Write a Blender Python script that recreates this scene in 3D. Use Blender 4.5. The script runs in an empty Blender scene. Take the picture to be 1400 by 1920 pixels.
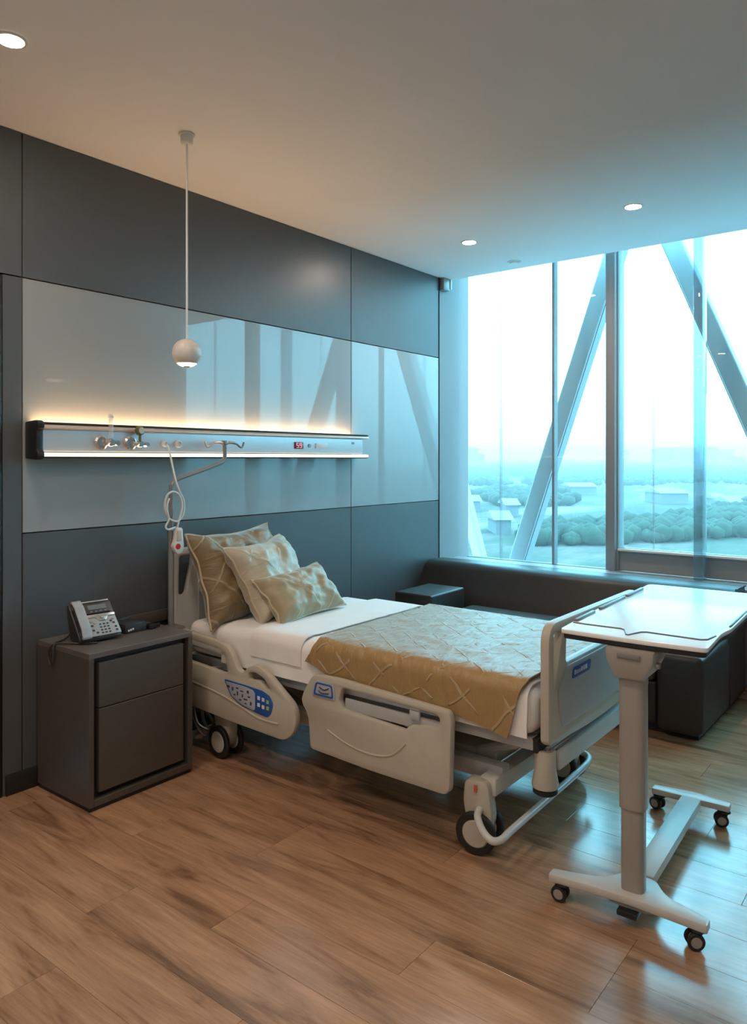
import bpy, bmesh, math, random
from mathutils import Vector, Matrix, noise
R = math.radians
random.seed(7)
scene = bpy.context.scene
C = scene.collection

# ------------------------------------------------------------------ camera
cam_d = bpy.data.cameras.new('camera')
cam = bpy.data.objects.new('camera', cam_d); C.objects.link(cam)
cam.location = (0, 0, 1.4)
cam.rotation_euler = (R(90), 0, R(38 - 90))
cam_d.sensor_fit = 'HORIZONTAL'; cam_d.sensor_width = 36
cam_d.lens = 36 * 1407 / 1400
cam_d.shift_y = -100 / 1400
cam_d.clip_start = 0.05; cam_d.clip_end = 20000
scene.camera = cam

# ------------------------------------------------------------------ sky, exposure
world = bpy.data.worlds.new('overcast_sky'); scene.world = world
world.use_nodes = True
bg = world.node_tree.nodes['Background']
bg.inputs['Color'].default_value = (0.31, 0.77, 1.0, 1)
bg.inputs['Strength'].default_value = 5.0
vs = scene.view_settings
vs.view_transform = 'Standard'; vs.look = 'None'; vs.gamma = 1.0; vs.use_curve_mapping = False
vs.exposure = 0.68
LAMP_COL = (1.0, 0.80, 0.64)
LAMP_STRENGTH = 310.0
scene.cycles.max_bounces = 8
scene.cycles.diffuse_bounces = 5
scene.cycles.transparent_max_bounces = 24
scene.cycles.caustics_reflective = False
scene.cycles.caustics_refractive = False
scene.cycles.sample_clamp_indirect = 6.0

# ------------------------------------------------------------------ materials
def new_mat(name):
    m = bpy.data.materials.new(name); m.use_nodes = True
    nt = m.node_tree
    return m, nt, nt.nodes['Principled BSDF'], nt.nodes['Material Output']

def pmat(name, col, rough=0.5, metal=0.0, spec=0.5, coat=0.0, coat_r=0.05, vary=0.06, scale=30.0,
         bump=0.0, bump_scale=200.0, sheen=0.0, stretch=(1, 1, 1)):
    """plain procedural surface: colour with a little noise and fine relief"""
    m, nt, b, out = new_mat(name)
    N, L = nt.nodes, nt.links
    tc = N.new('ShaderNodeTexCoord'); mp = N.new('ShaderNodeMapping'); mp.inputs['Scale'].default_value = stretch
    L.new(tc.outputs['Object'], mp.inputs['Vector'])
    nz = N.new('ShaderNodeTexNoise'); nz.inputs['Scale'].default_value = scale; nz.inputs['Detail'].default_value = 4
    L.new(mp.outputs['Vector'], nz.inputs['Vector'])
    cr = N.new('ShaderNodeValToRGB')
    cr.color_ramp.elements[0].position = 0.3; cr.color_ramp.elements[1].position = 0.7
    cr.color_ramp.elements[0].color = (*[max(0, c * (1 - vary)) for c in col], 1)
    cr.color_ramp.elements[1].color = (*[min(1, c * (1 + vary)) for c in col], 1)
    L.new(nz.outputs['Fac'], cr.inputs['Fac']); L.new(cr.outputs['Color'], b.inputs['Base Color'])
    b.inputs['Roughness'].default_value = rough; b.inputs['Metallic'].default_value = metal
    b.inputs['Specular IOR Level'].default_value = spec
    b.inputs['Coat Weight'].default_value = coat; b.inputs['Coat Roughness'].default_value = coat_r
    b.inputs['Sheen Weight'].default_value = sheen
    if sheen: b.inputs['Sheen Roughness'].default_value = 0.35
    if bump:
        n2 = N.new('ShaderNodeTexNoise'); n2.inputs['Scale'].default_value = bump_scale; n2.inputs['Detail'].default_value = 3
        L.new(mp.outputs['Vector'], n2.inputs['Vector'])
        bp = N.new('ShaderNodeBump'); bp.inputs['Strength'].default_value = bump; bp.inputs['Distance'].default_value = 0.002
        L.new(n2.outputs['Fac'], bp.inputs['Height']); L.new(bp.outputs['Normal'], b.inputs['Normal'])
    return m

def emat(name, col, strength):
    m, nt, b, out = new_mat(name)
    nt.nodes.remove(b)
    e = nt.nodes.new('ShaderNodeEmission'); e.inputs['Color'].default_value = (*col, 1); e.inputs['Strength'].default_value = strength
    nt.links.new(e.outputs[0], out.inputs['Surface'])
    return m

def glass_mat(name, tint, body=None, body_f=0.0, refl=1.0):
    """thin sheet glass: clear transmission with a mirror film, optional grey body"""
    m, nt, b, out = new_mat(name)
    N, L = nt.nodes, nt.links
    N.remove(b)
    t = N.new('ShaderNodeBsdfTransparent'); t.inputs['Color'].default_value = (*tint, 1)
    g = N.new('ShaderNodeBsdfGlossy'); g.inputs['Roughness'].default_value = 0.0; g.inputs['Color'].default_value = (refl, refl, refl, 1)
    fr = N.new('ShaderNodeFresnel'); fr.inputs['IOR'].default_value = 1.45
    geo = N.new('ShaderNodeNewGeometry')            # film on the outer faces only: the sheet does not bend rays
    ff = N.new('ShaderNodeMath'); ff.operation = 'SUBTRACT'; ff.inputs[0].default_value = 1.0; L.new(geo.outputs['Backfacing'], ff.inputs[1])
    fx = N.new('ShaderNodeMath'); fx.operation = 'MULTIPLY'; L.new(fr.outputs[0], fx.inputs[0]); L.new(ff.outputs[0], fx.inputs[1])
    mx = N.new('ShaderNodeMixShader'); L.new(fx.outputs[0], mx.inputs[0])
    src = t
    if body:
        d = N.new('ShaderNodeBsdfDiffuse'); d.inputs['Color'].default_value = (*body, 1)
        m2 = N.new('ShaderNodeMixShader'); m2.inputs[0].default_value = body_f
        L.new(t.outputs[0], m2.inputs[1]); L.new(d.outputs[0], m2.inputs[2]); src = m2
    L.new(src.outputs[0], mx.inputs[1]); L.new(g.outputs[0], mx.inputs[2]); L.new(mx.outputs[0], out.inputs['Surface'])
    return m

def wood_floor_mat():
    m, nt, b, out = new_mat('oak_vinyl_plank')
    N, L = nt.nodes, nt.links
    tc = N.new('ShaderNodeTexCoord'); oi = N.new('ShaderNodeObjectInfo')
    off = N.new('ShaderNodeVectorMath'); off.operation = 'SCALE'; off.inputs[0].default_value = (37.0, 91.0, 13.0)
    L.new(oi.outputs['Random'], off.inputs['Scale'])
    add = N.new('ShaderNodeVectorMath'); add.operation = 'ADD'
    L.new(tc.outputs['Object'], add.inputs[0]); L.new(off.outputs[0], add.inputs[1])
    def nz(scale, stretch, detail, dist=0.0, rough=0.55):
        mp = N.new('ShaderNodeMapping'); mp.inputs['Scale'].default_value = stretch
        L.new(add.outputs[0], mp.inputs['Vector'])
        n = N.new('ShaderNodeTexNoise'); n.inputs['Scale'].default_value = scale; n.inputs['Detail'].default_value = detail
        n.inputs['Distortion'].default_value = dist; n.inputs['Roughness'].default_value = rough
        L.new(mp.outputs[0], n.inputs['Vector']); return n
    big = nz(3.0, (4.2, 0.5, 1), 6, 1.1, 0.62)          # broad dark cathedrals and knots
    fine = nz(10, (9, 0.45, 1), 6, 0.5, 0.72)       # grain streaks
    c1 = N.new('ShaderNodeValToRGB')
    e = c1.color_ramp.elements
    e[0].position = 0.30; e[0].color = (0.200, 0.105, 0.058, 1)
    e[1].position = 0.62; e[1].color = (0.520, 0.305, 0.182, 1)
    c1.color_ramp.elements.new(0.46).color = (0.405, 0.228, 0.130, 1)
    L.new(big.outputs['Fac'], c1.inputs['Fac'])
    c2 = N.new('ShaderNodeValToRGB')
    c2.color_ramp.elements[0].position = 0.32; c2.color_ramp.elements[0].color = (0.60, 0.57, 0.55, 1)
    c2.color_ramp.elements[1].position = 0.62; c2.color_ramp.elements[1].color = (1.1, 1.08, 1.05, 1)
    L.new(fine.outputs['Fac'], c2.inputs['Fac'])
    mu = N.new('ShaderNodeMix'); mu.data_type = 'RGBA'; mu.blend_type = 'MULTIPLY'; mu.inputs['Factor'].default_value = 0.55
    L.new(c1.outputs[0], mu.inputs[6]); L.new(c2.outputs[0], mu.inputs[7])
    hs = N.new('ShaderNodeHueSaturation')
    mr = N.new('ShaderNodeMapRange'); mr.inputs['To Min'].default_value = 0.95; mr.inputs['To Max'].default_value = 1.06
    L.new(oi.outputs['Random'], mr.inputs['Value']); L.new(mr.outputs[0], hs.inputs['Value'])
    L.new(mu.outputs[2], hs.inputs['Color']); L.new(hs.outputs[0], b.inputs['Base Color'])
    b.inputs['Roughness'].default_value = 0.19
    b.inputs['Specular IOR Level'].default_value = 0.85; b.inputs['IOR'].default_value = 1.62
    bp = N.new('ShaderNodeBump'); bp.inputs['Strength'].default_value = 0.06; bp.inputs['Distance'].default_value = 0.001
    L.new(fine.outputs['Fac'], bp.inputs['Height']); L.new(bp.outputs[0], b.inputs['Normal'])
    return m

def embroidered_mat(name, col, cord, tile, strength=0.6, rough=0.42):
    """satin cloth with stitched trellis cords, laid out on the cloth's own UV"""
    m, nt, b, out = new_mat(name)
    N, L = nt.nodes, nt.links
    uv = N.new('ShaderNodeUVMap')
    def stripes(ang, sc, w):
        mp = N.new('ShaderNodeMapping'); mp.inputs['Rotation'].default_value = (0, 0, R(ang)); mp.inputs['Scale'].default_value = (sc, sc, sc)
        L.new(uv.outputs[0], mp.inputs['Vector'])
        nzv = N.new('ShaderNodeTexNoise'); nzv.inputs['Scale'].default_value = 5; L.new(uv.outputs[0], nzv.inputs['Vector'])
        ad = N.new('ShaderNodeVectorMath'); ad.operation = 'MULTIPLY_ADD'
        ad.inputs[1].default_value = (0.35,) * 3
        L.new(nzv.outputs['Color'], ad.inputs[0]); L.new(mp.outputs[0], ad.inputs[2])
        sx = N.new('ShaderNodeSeparateXYZ'); L.new(ad.outputs[0], sx.inputs[0])
        pp = N.new('ShaderNodeMath'); pp.operation = 'PINGPONG'; pp.inputs[1].default_value = 0.5; L.new(sx.outputs['X'], pp.inputs[0])
        ss = N.new('ShaderNodeMapRange'); ss.interpolation_type = 'SMOOTHSTEP'
        ss.inputs['From Min'].default_value = w; ss.inputs['From Max'].default_value = w * 0.25
        L.new(pp.outputs[0], ss.inputs['Value']); return ss
    a = stripes(38, tile, 0.05); c = stripes(-41, tile * 0.9, 0.05)
    mxm = N.new('ShaderNodeMath'); mxm.operation = 'MAXIMUM'; L.new(a.outputs[0], mxm.inputs[0]); L.new(c.outputs[0], mxm.inputs[1])
    fm_ = N.new('ShaderNodeTexNoise'); fm_.inputs['Scale'].default_value = 11; L.new(uv.outputs[0], fm_.inputs['Vector'])
    fr_ = N.new('ShaderNodeMapRange'); fr_.interpolation_type = 'SMOOTHSTEP'; fr_.inputs['From Min'].default_value = 0.46; fr_.inputs['From Max'].default_value = 0.54
    L.new(fm_.outputs['Fac'], fr_.inputs['Value'])
    mk = N.new('ShaderNodeMath'); mk.operation = 'MULTIPLY'; L.new(mxm.outputs[0], mk.inputs[0]); L.new(fr_.outputs[0], mk.inputs[1])
    mxm = mk
    rmp = N.new('ShaderNodeMapping'); rmp.inputs['Rotation'].default_value = (0, 0, R(28)); rmp.inputs['Scale'].default_value = (1.0, 3.2, 1); L.new(uv.outputs[0], rmp.inputs['Vector'])
    nz = N.new('ShaderNodeTexNoise'); nz.inputs['Scale'].default_value = 12; nz.inputs['Detail'].default_value = 4; nz.inputs['Distortion'].default_value = 0.6; L.new(rmp.outputs[0], nz.inputs['Vector'])
    mc = N.new('ShaderNodeMix'); mc.data_type = 'RGBA'; mc.inputs[6].default_value = (*col, 1); mc.inputs[7].default_value = (*cord, 1)
    L.new(mxm.outputs[0], mc.inputs['Factor']); L.new(mc.outputs[2], b.inputs['Base Color'])
    ad = N.new('ShaderNodeMath'); ad.operation = 'MULTIPLY_ADD'; ad.inputs[1].default_value = 1.6
    L.new(nz.outputs['Fac'], ad.inputs[0]); L.new(mxm.outputs[0], ad.inputs[2])
    bp = N.new('ShaderNodeBump'); bp.inputs['Strength'].default_value = strength; bp.inputs['Distance'].default_value = 0.006
    L.new(ad.outputs[0], bp.inputs['Height']); L.new(bp.outputs[0], b.inputs['Normal'])
    b.inputs['Roughness'].default_value = rough
    b.inputs['Specular IOR Level'].default_value = 0.6
    b.inputs['Sheen Weight'].default_value = 0.8; b.inputs['Sheen Roughness'].default_value = 0.35
    return m

M = {
 'floor': wood_floor_mat(),
 'slab': pmat('floor_gap', (0.05, 0.03, 0.02), 0.8),
 'ceil': pmat('ceiling_paint', (0.71, 0.70, 0.71), 0.85, vary=0.015, scale=3, bump=0.05),
 'wall': pmat('wall_paint', (0.58, 0.59, 0.59), 0.8, vary=0.02, scale=4, bump=0.05),
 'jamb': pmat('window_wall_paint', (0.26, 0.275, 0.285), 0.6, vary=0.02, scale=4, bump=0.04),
 'dark_panel': pmat('charcoal_laminate', (0.083, 0.090, 0.094), 0.38, vary=0.03, scale=8, spec=0.6),
 'light_panel': pmat('grey_back_painted_glass', (0.285, 0.30, 0.302), 0.35, vary=0.015, scale=2, coat=1.0, coat_r=0.015),
 'gap': pmat('black_joint', (0.008, 0.008, 0.008), 0.7),
 'base': pmat('black_skirting', (0.012, 0.012, 0.012), 0.45),
 'door': pmat('dark_door', (0.03, 0.028, 0.027), 0.45),
 'mullion': pmat('grey_aluminium_frame', (0.32, 0.335, 0.345), 0.45, vary=0.02, scale=6),
 'brace': pmat('white_steel_brace', (0.50, 0.52, 0.54), 0.5, vary=0.03, scale=2),
 'glass': glass_mat('window_glass', (0.88, 0.97, 0.98)),
 'fin': glass_mat('tinted_glass_fin', (0.72, 0.85, 0.90), (0.30, 0.38, 0.42), 0.35),
 'seal': glass_mat('clear_silicone_joint', (0.86, 0.88, 0.9), (0.6, 0.65, 0.68), 0.18),
 'seal_dark': pmat('grey_gasket', (0.26, 0.30, 0.32), 0.5),
 'plastic': pmat('cream_bed_plastic', (0.50, 0.46, 0.38), 0.38, vary=0.02, scale=12),
 'plastic_in': pmat('grey_bed_plastic', (0.45, 0.46, 0.46), 0.42, vary=0.02, scale=12),
 'tube': pmat('grey_painted_steel', (0.26, 0.255, 0.25), 0.35, metal=0.3, vary=0.03),
 'bar': pmat('pale_enamel_bar', (0.60, 0.60, 0.57), 0.25, vary=0.02),
 'steel': pmat('satin_steel', (0.62, 0.63, 0.64), 0.28, metal=1.0, vary=0.03),
 'chrome': pmat('chrome', (0.78, 0.76, 0.74), 0.18, metal=0.95, vary=0.02),
 'alu': pmat('brushed_aluminium', (0.62, 0.64, 0.67), 0.35, metal=0.55, vary=0.02, stretch=(1, 20, 20)),
 'warm_lit_alu': pmat('warm_lit_aluminium', (0.66, 0.54, 0.46), 0.3, metal=0.25, vary=0.02),  # warm glow reflected on the ledge, put into the base colour
 'black': pmat('black_plastic', (0.012, 0.012, 0.013), 0.4),
 'rubber': pmat('black_rubber', (0.015, 0.015, 0.016), 0.6),
 'sheet': pmat('white_cotton', (0.86, 0.84, 0.82), 0.85, vary=0.02, scale=9, bump=0.15, bump_scale=500, sheen=0.2),
 'blanket': pmat('white_blanket_cotton', (0.88, 0.865, 0.85), 0.8, vary=0.02, scale=9, bump=0.2, bump_scale=350, sheen=0.2),
 'coverlet': embroidered_mat('gold_satin_coverlet', (0.36, 0.225, 0.085), (0.46, 0.33, 0.17), 9.0, 0.8),
 'pil_brown': embroidered_mat('bronze_satin_cushion', (0.21, 0.145, 0.07), (0.33, 0.26, 0.16), 7.0, 0.6),
 'pil_light': embroidered_mat('champagne_satin_cushion', (0.46, 0.40, 0.29), (0.50, 0.44, 0.33), 6.0, 0.35),  # base colour lightened to carry the pale satin sheen
 'pil_gold': embroidered_mat('khaki_satin_cushion', (0.34, 0.275, 0.16), (0.38, 0.31, 0.19), 5.0, 0.3),
 'piping': pmat('cream_piping', (0.50, 0.42, 0.30), 0.6, vary=0.05),
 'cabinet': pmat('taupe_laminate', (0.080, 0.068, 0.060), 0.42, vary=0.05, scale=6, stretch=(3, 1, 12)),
 'cabinet_top_lit': pmat('taupe_laminate_lit', (0.13, 0.112, 0.102), 0.34, vary=0.07, scale=10, stretch=(1, 12, 1)),  # paler streaked laminate: reflected light on the top painted in
 'leather': pmat('black_leatherette', (0.024, 0.0195, 0.017), 0.40, vary=0.06, scale=20, bump=0.25, bump_scale=160),
 'leather_seat': pmat('brown_leatherette', (0.045, 0.038, 0.034), 0.42, vary=0.06, scale=20, bump=0.25, bump_scale=160),
 'white_lam': pmat('white_laminate', (0.86, 0.87, 0.87), 0.2, vary=0.01),
 'cream_metal': pmat('taupe_powder_coat', (0.34, 0.31, 0.275), 0.4, vary=0.02, scale=15),
 'foot': pmat('pale_powder_coat', (0.58, 0.56, 0.52), 0.35, vary=0.02, scale=15),
 'edge': pmat('dark_edge_band', (0.02, 0.02, 0.022), 0.45),
 'grey_line': pmat('grey_trim', (0.16, 0.16, 0.16), 0.4),
 'phone_silver': pmat('silver_phone_plastic', (0.34, 0.37, 0.39), 0.35, vary=0.03),
 'phone_dark': pmat('charcoal_phone_plastic', (0.035, 0.036, 0.04), 0.4),
 'phone_key': pmat('grey_phone_key', (0.20, 0.21, 0.23), 0.4),
 'lcd': pmat('phone_screen', (0.16, 0.19, 0.18), 0.2),
 'blue': pmat('blue_membrane', (0.02, 0.10, 0.38), 0.35, vary=0.15, scale=25),
 'pale_blue': pmat('pale_membrane', (0.40, 0.44, 0.50), 0.4, vary=0.06, scale=25),
 'mark_dark': pmat('dark_print', (0.05, 0.06, 0.09), 0.5),
 'mark_white': pmat('white_print', (0.75, 0.78, 0.80), 0.5),
 'mark_green': pmat('green_print', (0.35, 0.55, 0.12), 0.5),
 'orange': pmat('orange_print', (0.6, 0.12, 0.06), 0.5),
 'red': pmat('red_button', (0.50, 0.02, 0.02), 0.3),
 'red_lcd': pmat('dark_red_display', (0.16, 0.003, 0.02), 0.2),
 'digit': emat('display_digit', (1.0, 0.35, 0.4), 0.9),
 'white_plastic': pmat('white_plastic', (0.68, 0.67, 0.65), 0.35, vary=0.02),
 'cable': pmat('white_cable', (0.60, 0.62, 0.60), 0.5, vary=0.02),
 'gauge_green': pmat('green_gauge', (0.10, 0.13, 0.03), 0.3),
 'clear': glass_mat('clear_acrylic', (0.9, 0.93, 0.95), (0.8, 0.8, 0.8), 0.25),
 'globe': pmat('white_globe', (0.62, 0.60, 0.57), 0.3, vary=0.02),
 'lamp': emat('downlight_glow', LAMP_COL, LAMP_STRENGTH),
 'globe_led': emat('globe_led', (1.0, 0.95, 0.88), 1.6),
 'led_up': emat('warm_led_up', (1.0, 0.60, 0.29), 36.0),
 'led_low': emat('warm_led_low', (1.0, 0.78, 0.55), 2.6),
 'trim_white': pmat('white_trim', (0.60, 0.58, 0.55), 0.5),
 'ground': None, 'leaf': None,
}

# ------------------------------------------------------------------ mesh helpers
ORG = {}
def finish(bm, sharp=35):
    bmesh.ops.recalc_face_normals(bm, faces=bm.faces)
    lim = R(sharp)
    for f in bm.faces: f.smooth = True
    for e in bm.edges:
        e.smooth = len(e.link_faces) == 2 and e.calc_face_angle(0) < lim

def thing(name, label, cat, loc=(0, 0, 0), group=None, kind=None):
    o = bpy.data.objects.new(name, None); C.objects.link(o)
    o.empty_display_size = 0.1; o.location = loc
    ORG[o.name] = Vector(loc)
    tag(o, label, cat, group, kind); return o

def tag(o, label=None, cat=None, group=None, kind=None):
    if label: o['label'] = label
    if cat: o['category'] = cat
    if group: o['group'] = group
    if kind: o['kind'] = kind
    return o

def obj(name, bm, mat, parent=None, sharp=35, label=None, cat=None, group=None, kind=None, local=False):
    """one mesh object; bm in world coordinates (or in the parent's own when local)"""
    if isinstance(bm, bmesh.types.BMesh):
        finish(bm, sharp)
        org = Vector((0, 0, 0))
        if parent is not None: org = ORG[parent.name] if not local else org
        else:
            vs_ = [v.co for v in bm.verts]
            lo = [min(v[i] for v in vs_) for i in range(3)]; hi = [max(v[i] for v in vs_) for i in range(3)]
            org = Vector(((lo[0] + hi[0]) / 2, (lo[1] + hi[1]) / 2, lo[2]))
        bmesh.ops.translate(bm, vec=-org, verts=bm.verts)
        me = bpy.data.meshes.new(name); bm.to_mesh(me); bm.free()
    else:
        me = bm; org = Vector((0, 0, 0))
    o = bpy.data.objects.new(name, me); C.objects.link(o)
    me.materials.append(M[mat] if isinstance(mat, str) else mat)
    if parent is not None:
        o.parent = parent; ORG[o.name] = ORG[parent.name]
    else:
        o.location = org; ORG[o.name] = org.copy()
    tag(o, label, cat, group, kind)
    return o

def box(lo, hi, bev=0.0, seg=2, bm=None):
    b = bmesh.new()
    lo = Vector(lo); hi = Vector(hi)
    bmesh.ops.create_cube(b, size=1.0, matrix=Matrix.Translation((lo + hi) / 2) @ Matrix.Diagonal((*(hi - lo), 1)))
    if bev: bmesh.ops.bevel(b, geom=list(b.edges), offset=bev, segments=seg, profile=0.5, affect='EDGES')
    return merge(bm, b)

def merge(bm, b):
    if bm is None: return b
    me = bpy.data.meshes.new('tmp'); b.to_mesh(me); bm.from_mesh(me); bpy.data.meshes.remove(me); b.free()
    return bm

def xf(b, mat):
    bmesh.ops.transform(b, matrix=mat, verts=b.verts); return b

def smooth_path(pts, n=6):
    pts = [Vector(p) for p in pts]; out = []
    for i in range(len(pts) - 1):
        p0 = pts[max(i - 1, 0)]; p1 = pts[i]; p2 = pts[i + 1]; p3 = pts[min(i + 2, len(pts) - 1)]
        for k in range(n):
            t = k / n
            out.append(0.5 * ((2 * p1) + (p2 - p0) * t + (2 * p0 - 5 * p1 + 4 * p2 - p3) * t * t + (3 * p1 - p0 - 3 * p2 + p3) * t ** 3))
    out.append(pts[-1]); return out

def tube(pts, r, seg=10, n=6, bm=None, closed=False, flat=1.0):
    b = bmesh.new()
    P = smooth_path(pts, n) if n > 1 else [Vector(p) for p in pts]
    rings = []; nrm = None
    for i, p in enumerate(P):
        t = (P[min(i + 1, len(P) - 1)] - P[max(i - 1, 0)]).normalized()
        if nrm is None:
            nrm = t.orthogonal().normalized()
        else:
            nrm = (nrm - t * nrm.dot(t)).normalized()
        bn = t.cross(nrm)
        rr = r[min(i, len(r) - 1)] if isinstance(r, (list, tuple)) else r
        rings.append([b.verts.new(p + (nrm * math.cos(2 * math.pi * k / seg) + bn * flat * math.sin(2 * math.pi * k / seg)) * rr) for k in range(seg)])
    for i in range(len(rings) - 1):
        for k in range(seg):
            b.faces.new((rings[i][k], rings[i][(k + 1) % seg], rings[i + 1][(k + 1) % seg], rings[i + 1][k]))
    b.faces.new(rings[0][::-1]); b.faces.new(rings[-1])
    return merge(bm, b)

AX = {'z': Matrix.Identity(4), 'x': Matrix.Rotation(R(90), 4, 'Y'), 'y': Matrix.Rotation(R(-90), 4, 'X')}
def lathe(profile, center, axis='z', seg=32, bm=None):
    """profile: list of (radius, height) about the axis through center"""
    b = bmesh.new(); rings = []
    for r, h in profile:
        if r < 1e-6: rings.append([b.verts.new((0, 0, h))])
        else: rings.append([b.verts.new((r * math.cos(2 * math.pi * k / seg), r * math.sin(2 * math.pi * k / seg), h)) for k in range(seg)])
    for i in range(len(rings) - 1):
        a, c = rings[i], rings[i + 1]
        for k in range(seg):
            if len(a) == 1 and len(c) == 1: continue
            if len(a) == 1: b.faces.new((a[0], c[k], c[(k + 1) % seg]))
            elif len(c) == 1: b.faces.new((a[k], a[(k + 1) % seg], c[0]))
            else: b.faces.new((a[k], a[(k + 1) % seg], c[(k + 1) % seg], c[k]))
    if len(rings[0]) > 1 and len(rings[-1]) > 1:          # an open ring closes on itself
        for k in range(seg): b.faces.new((rings[-1][k], rings[-1][(k + 1) % seg], rings[0][(k + 1) % seg], rings[0][k]))
    xf(b, Matrix.Translation(center) @ AX[axis])
    return merge(bm, b)

def fillet(pts, rad, seg=5):
    """round the corners of a closed polygon; rad a number or one per corner"""
    n = len(pts); out = []
    for i in range(n):
        p = Vector(pts[i]).to_2d(); a = Vector(pts[i - 1]).to_2d(); c = Vector(pts[(i + 1) % n]).to_2d()
        r = rad[i] if isinstance(rad, (list, tuple)) else rad
        da, dc = (a - p), (c - p)
        la, lc = da.length, dc.length
        k = min(r, la * 0.48, lc * 0.48)
        if k < 1e-5: out.append(p); continue
        s, e = p + da.normalized() * k, p + dc.normalized() * k
        for j in range(seg + 1):
            t = j / seg; out.append((1 - t) ** 2 * s + 2 * t * (1 - t) * p + t * t * e)
    return out

def plate(outer, holes=(), depth=0.02, bev=0.003, M4=Matrix.Identity(4), bm=None):
    """flat plate with holes from 2D outlines, rounded edges; local xy outline, thickness about z=0"""
    cu = bpy.data.curves.new('tmp', 'CURVE'); cu.dimensions = '2D'; cu.fill_mode = 'BOTH'
    cu.extrude = max(depth / 2 - bev, 0); cu.bevel_depth = bev; cu.bevel_resolution = 1; cu.offset = -bev
    for loop in [outer, *holes]:
        sp = cu.splines.new('POLY'); sp.points.add(len(loop) - 1); sp.use_cyclic_u = True
        for q, p in zip(sp.points, loop): q.co = (p[0], p[1], 0, 1)
    o = bpy.data.objects.new('tmp', cu); C.objects.link(o)
    dg = bpy.context.evaluated_depsgraph_get(); dg.update()
    me = bpy.data.meshes.new_from_object(o.evaluated_get(dg))
    b = bmesh.new(); b.from_mesh(me)
    bpy.data.objects.remove(o); bpy.data.curves.remove(cu); bpy.data.meshes.remove(me)
    bmesh.ops.remove_doubles(b, verts=b.verts, dist=1e-5)
    xf(b, M4)
    return merge(bm, b)

def axes(origin, a, b, c):
    """matrix taking local x,y,z to the directions a,b,c at origin"""
    m = Matrix((Vector(a), Vector(b), Vector(c))).transposed().to_4x4()
    m.translation = Vector(origin); return m
YZ = lambda x: axes((x, 0, 0), (0, 1, 0), (0, 0, 1), (1, 0, 0))     # outline in (Y,Z) at X=x
XZ = lambda y: axes((0, y, 0), (1, 0, 0), (0, 0, 1), (0, -1, 0))    # outline in (X,Z) at Y=y
XY = lambda z: axes((0, 0, z), (1, 0, 0), (0, 1, 0), (0, 0, 1))

def prism(profile, lo, hi, M4, bev=0.0, bm=None):
    """profile polygon extruded from lo to hi along local z"""
    b = bmesh.new()
    v0 = [b.verts.new((p[0], p[1], lo)) for p in profile]; v1 = [b.verts.new((p[0], p[1], hi)) for p in profile]
    n = len(profile)
    b.faces.new(v0[::-1]); b.faces.new(v1)
    for i in range(n): b.faces.new((v0[i], v0[(i + 1) % n], v1[(i + 1) % n], v1[i]))
    bmesh.ops.recalc_face_normals(b, faces=b.faces)
    if bev: bmesh.ops.bevel(b, geom=list(b.edges), offset=bev, segments=2, profile=0.5, affect='EDGES')
    xf(b, M4); return merge(bm, b)

def copy_tree(o, parent=None):
    c = o.copy(); C.objects.link(c); c.parent = parent
    ORG[c.name] = ORG.get(o.name, Vector((0, 0, 0)))
    for ch in list(o.children): copy_tree(ch, c)
    return c

# ================================================================== the room
YH, XW, ZC = 3.12, 5.12, 2.777       # head wall, window plane, ceiling
XB, YR = -1.3, -1.7                  # wall behind and wall to the right of the camera

# floor: slab and planks
fl = obj('floor', box((XB, YR, -0.06), (XW + 0.1, YH + 0.05, -0.006)), 'slab', kind='structure',
         label='warm brown oak plank floor with glossy finish')
PW, PL = 0.184, 1.22
pl_cache = {}
def plank_mesh(length):
    k = round(length, 2)
    if k not in pl_cache:
        b = box((-PW / 2 + .0005, 0.0005, -0.006), (PW / 2 - .0005, k - 0.0005, 0.0))
        top = [e for e in b.edges if all(v.co.z > -0.001 for v in e.verts)]
        bmesh.ops.bevel(b, geom=top, offset=0.0004, segments=1, affect='EDGES')
        for f in b.faces: f.smooth = False
        me = bpy.data.meshes.new('plank'); b.to_mesh(me); b.free(); me.materials.append(M['floor'])
        pl_cache[k] = me
    return pl_cache[k]
x = XB + PW / 2; row = 0
while x < XW + 0.08:
    y = YR - [0.0, 0.45, 0.86, 0.2, 0.66, 1.02][row % 6] - 0.1 * (row % 3)
    while y < YH + 0.02:
        a = max(y, YR); e = min(y + PL, YH + 0.02)
        if e - a > 0.05:
            o = bpy.data.objects.new('plank', plank_mesh(e - a)); C.objects.link(o)
            o.parent = fl; o.location = Vector((x, a, 0)) - ORG[fl.name]
        y += PL
    x += PW; row += 1

# ceiling, stepping up into a blind pocket in front of the glass
obj('ceiling', merge(box((XB, YR, ZC), (4.93, YH + 0.03, 3.05)), box((4.93, YR, 3.03), (XW + 0.12, YH + 0.03, 3.12))), 'ceil',
    kind='structure', label='smooth pale grey plaster ceiling')

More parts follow.
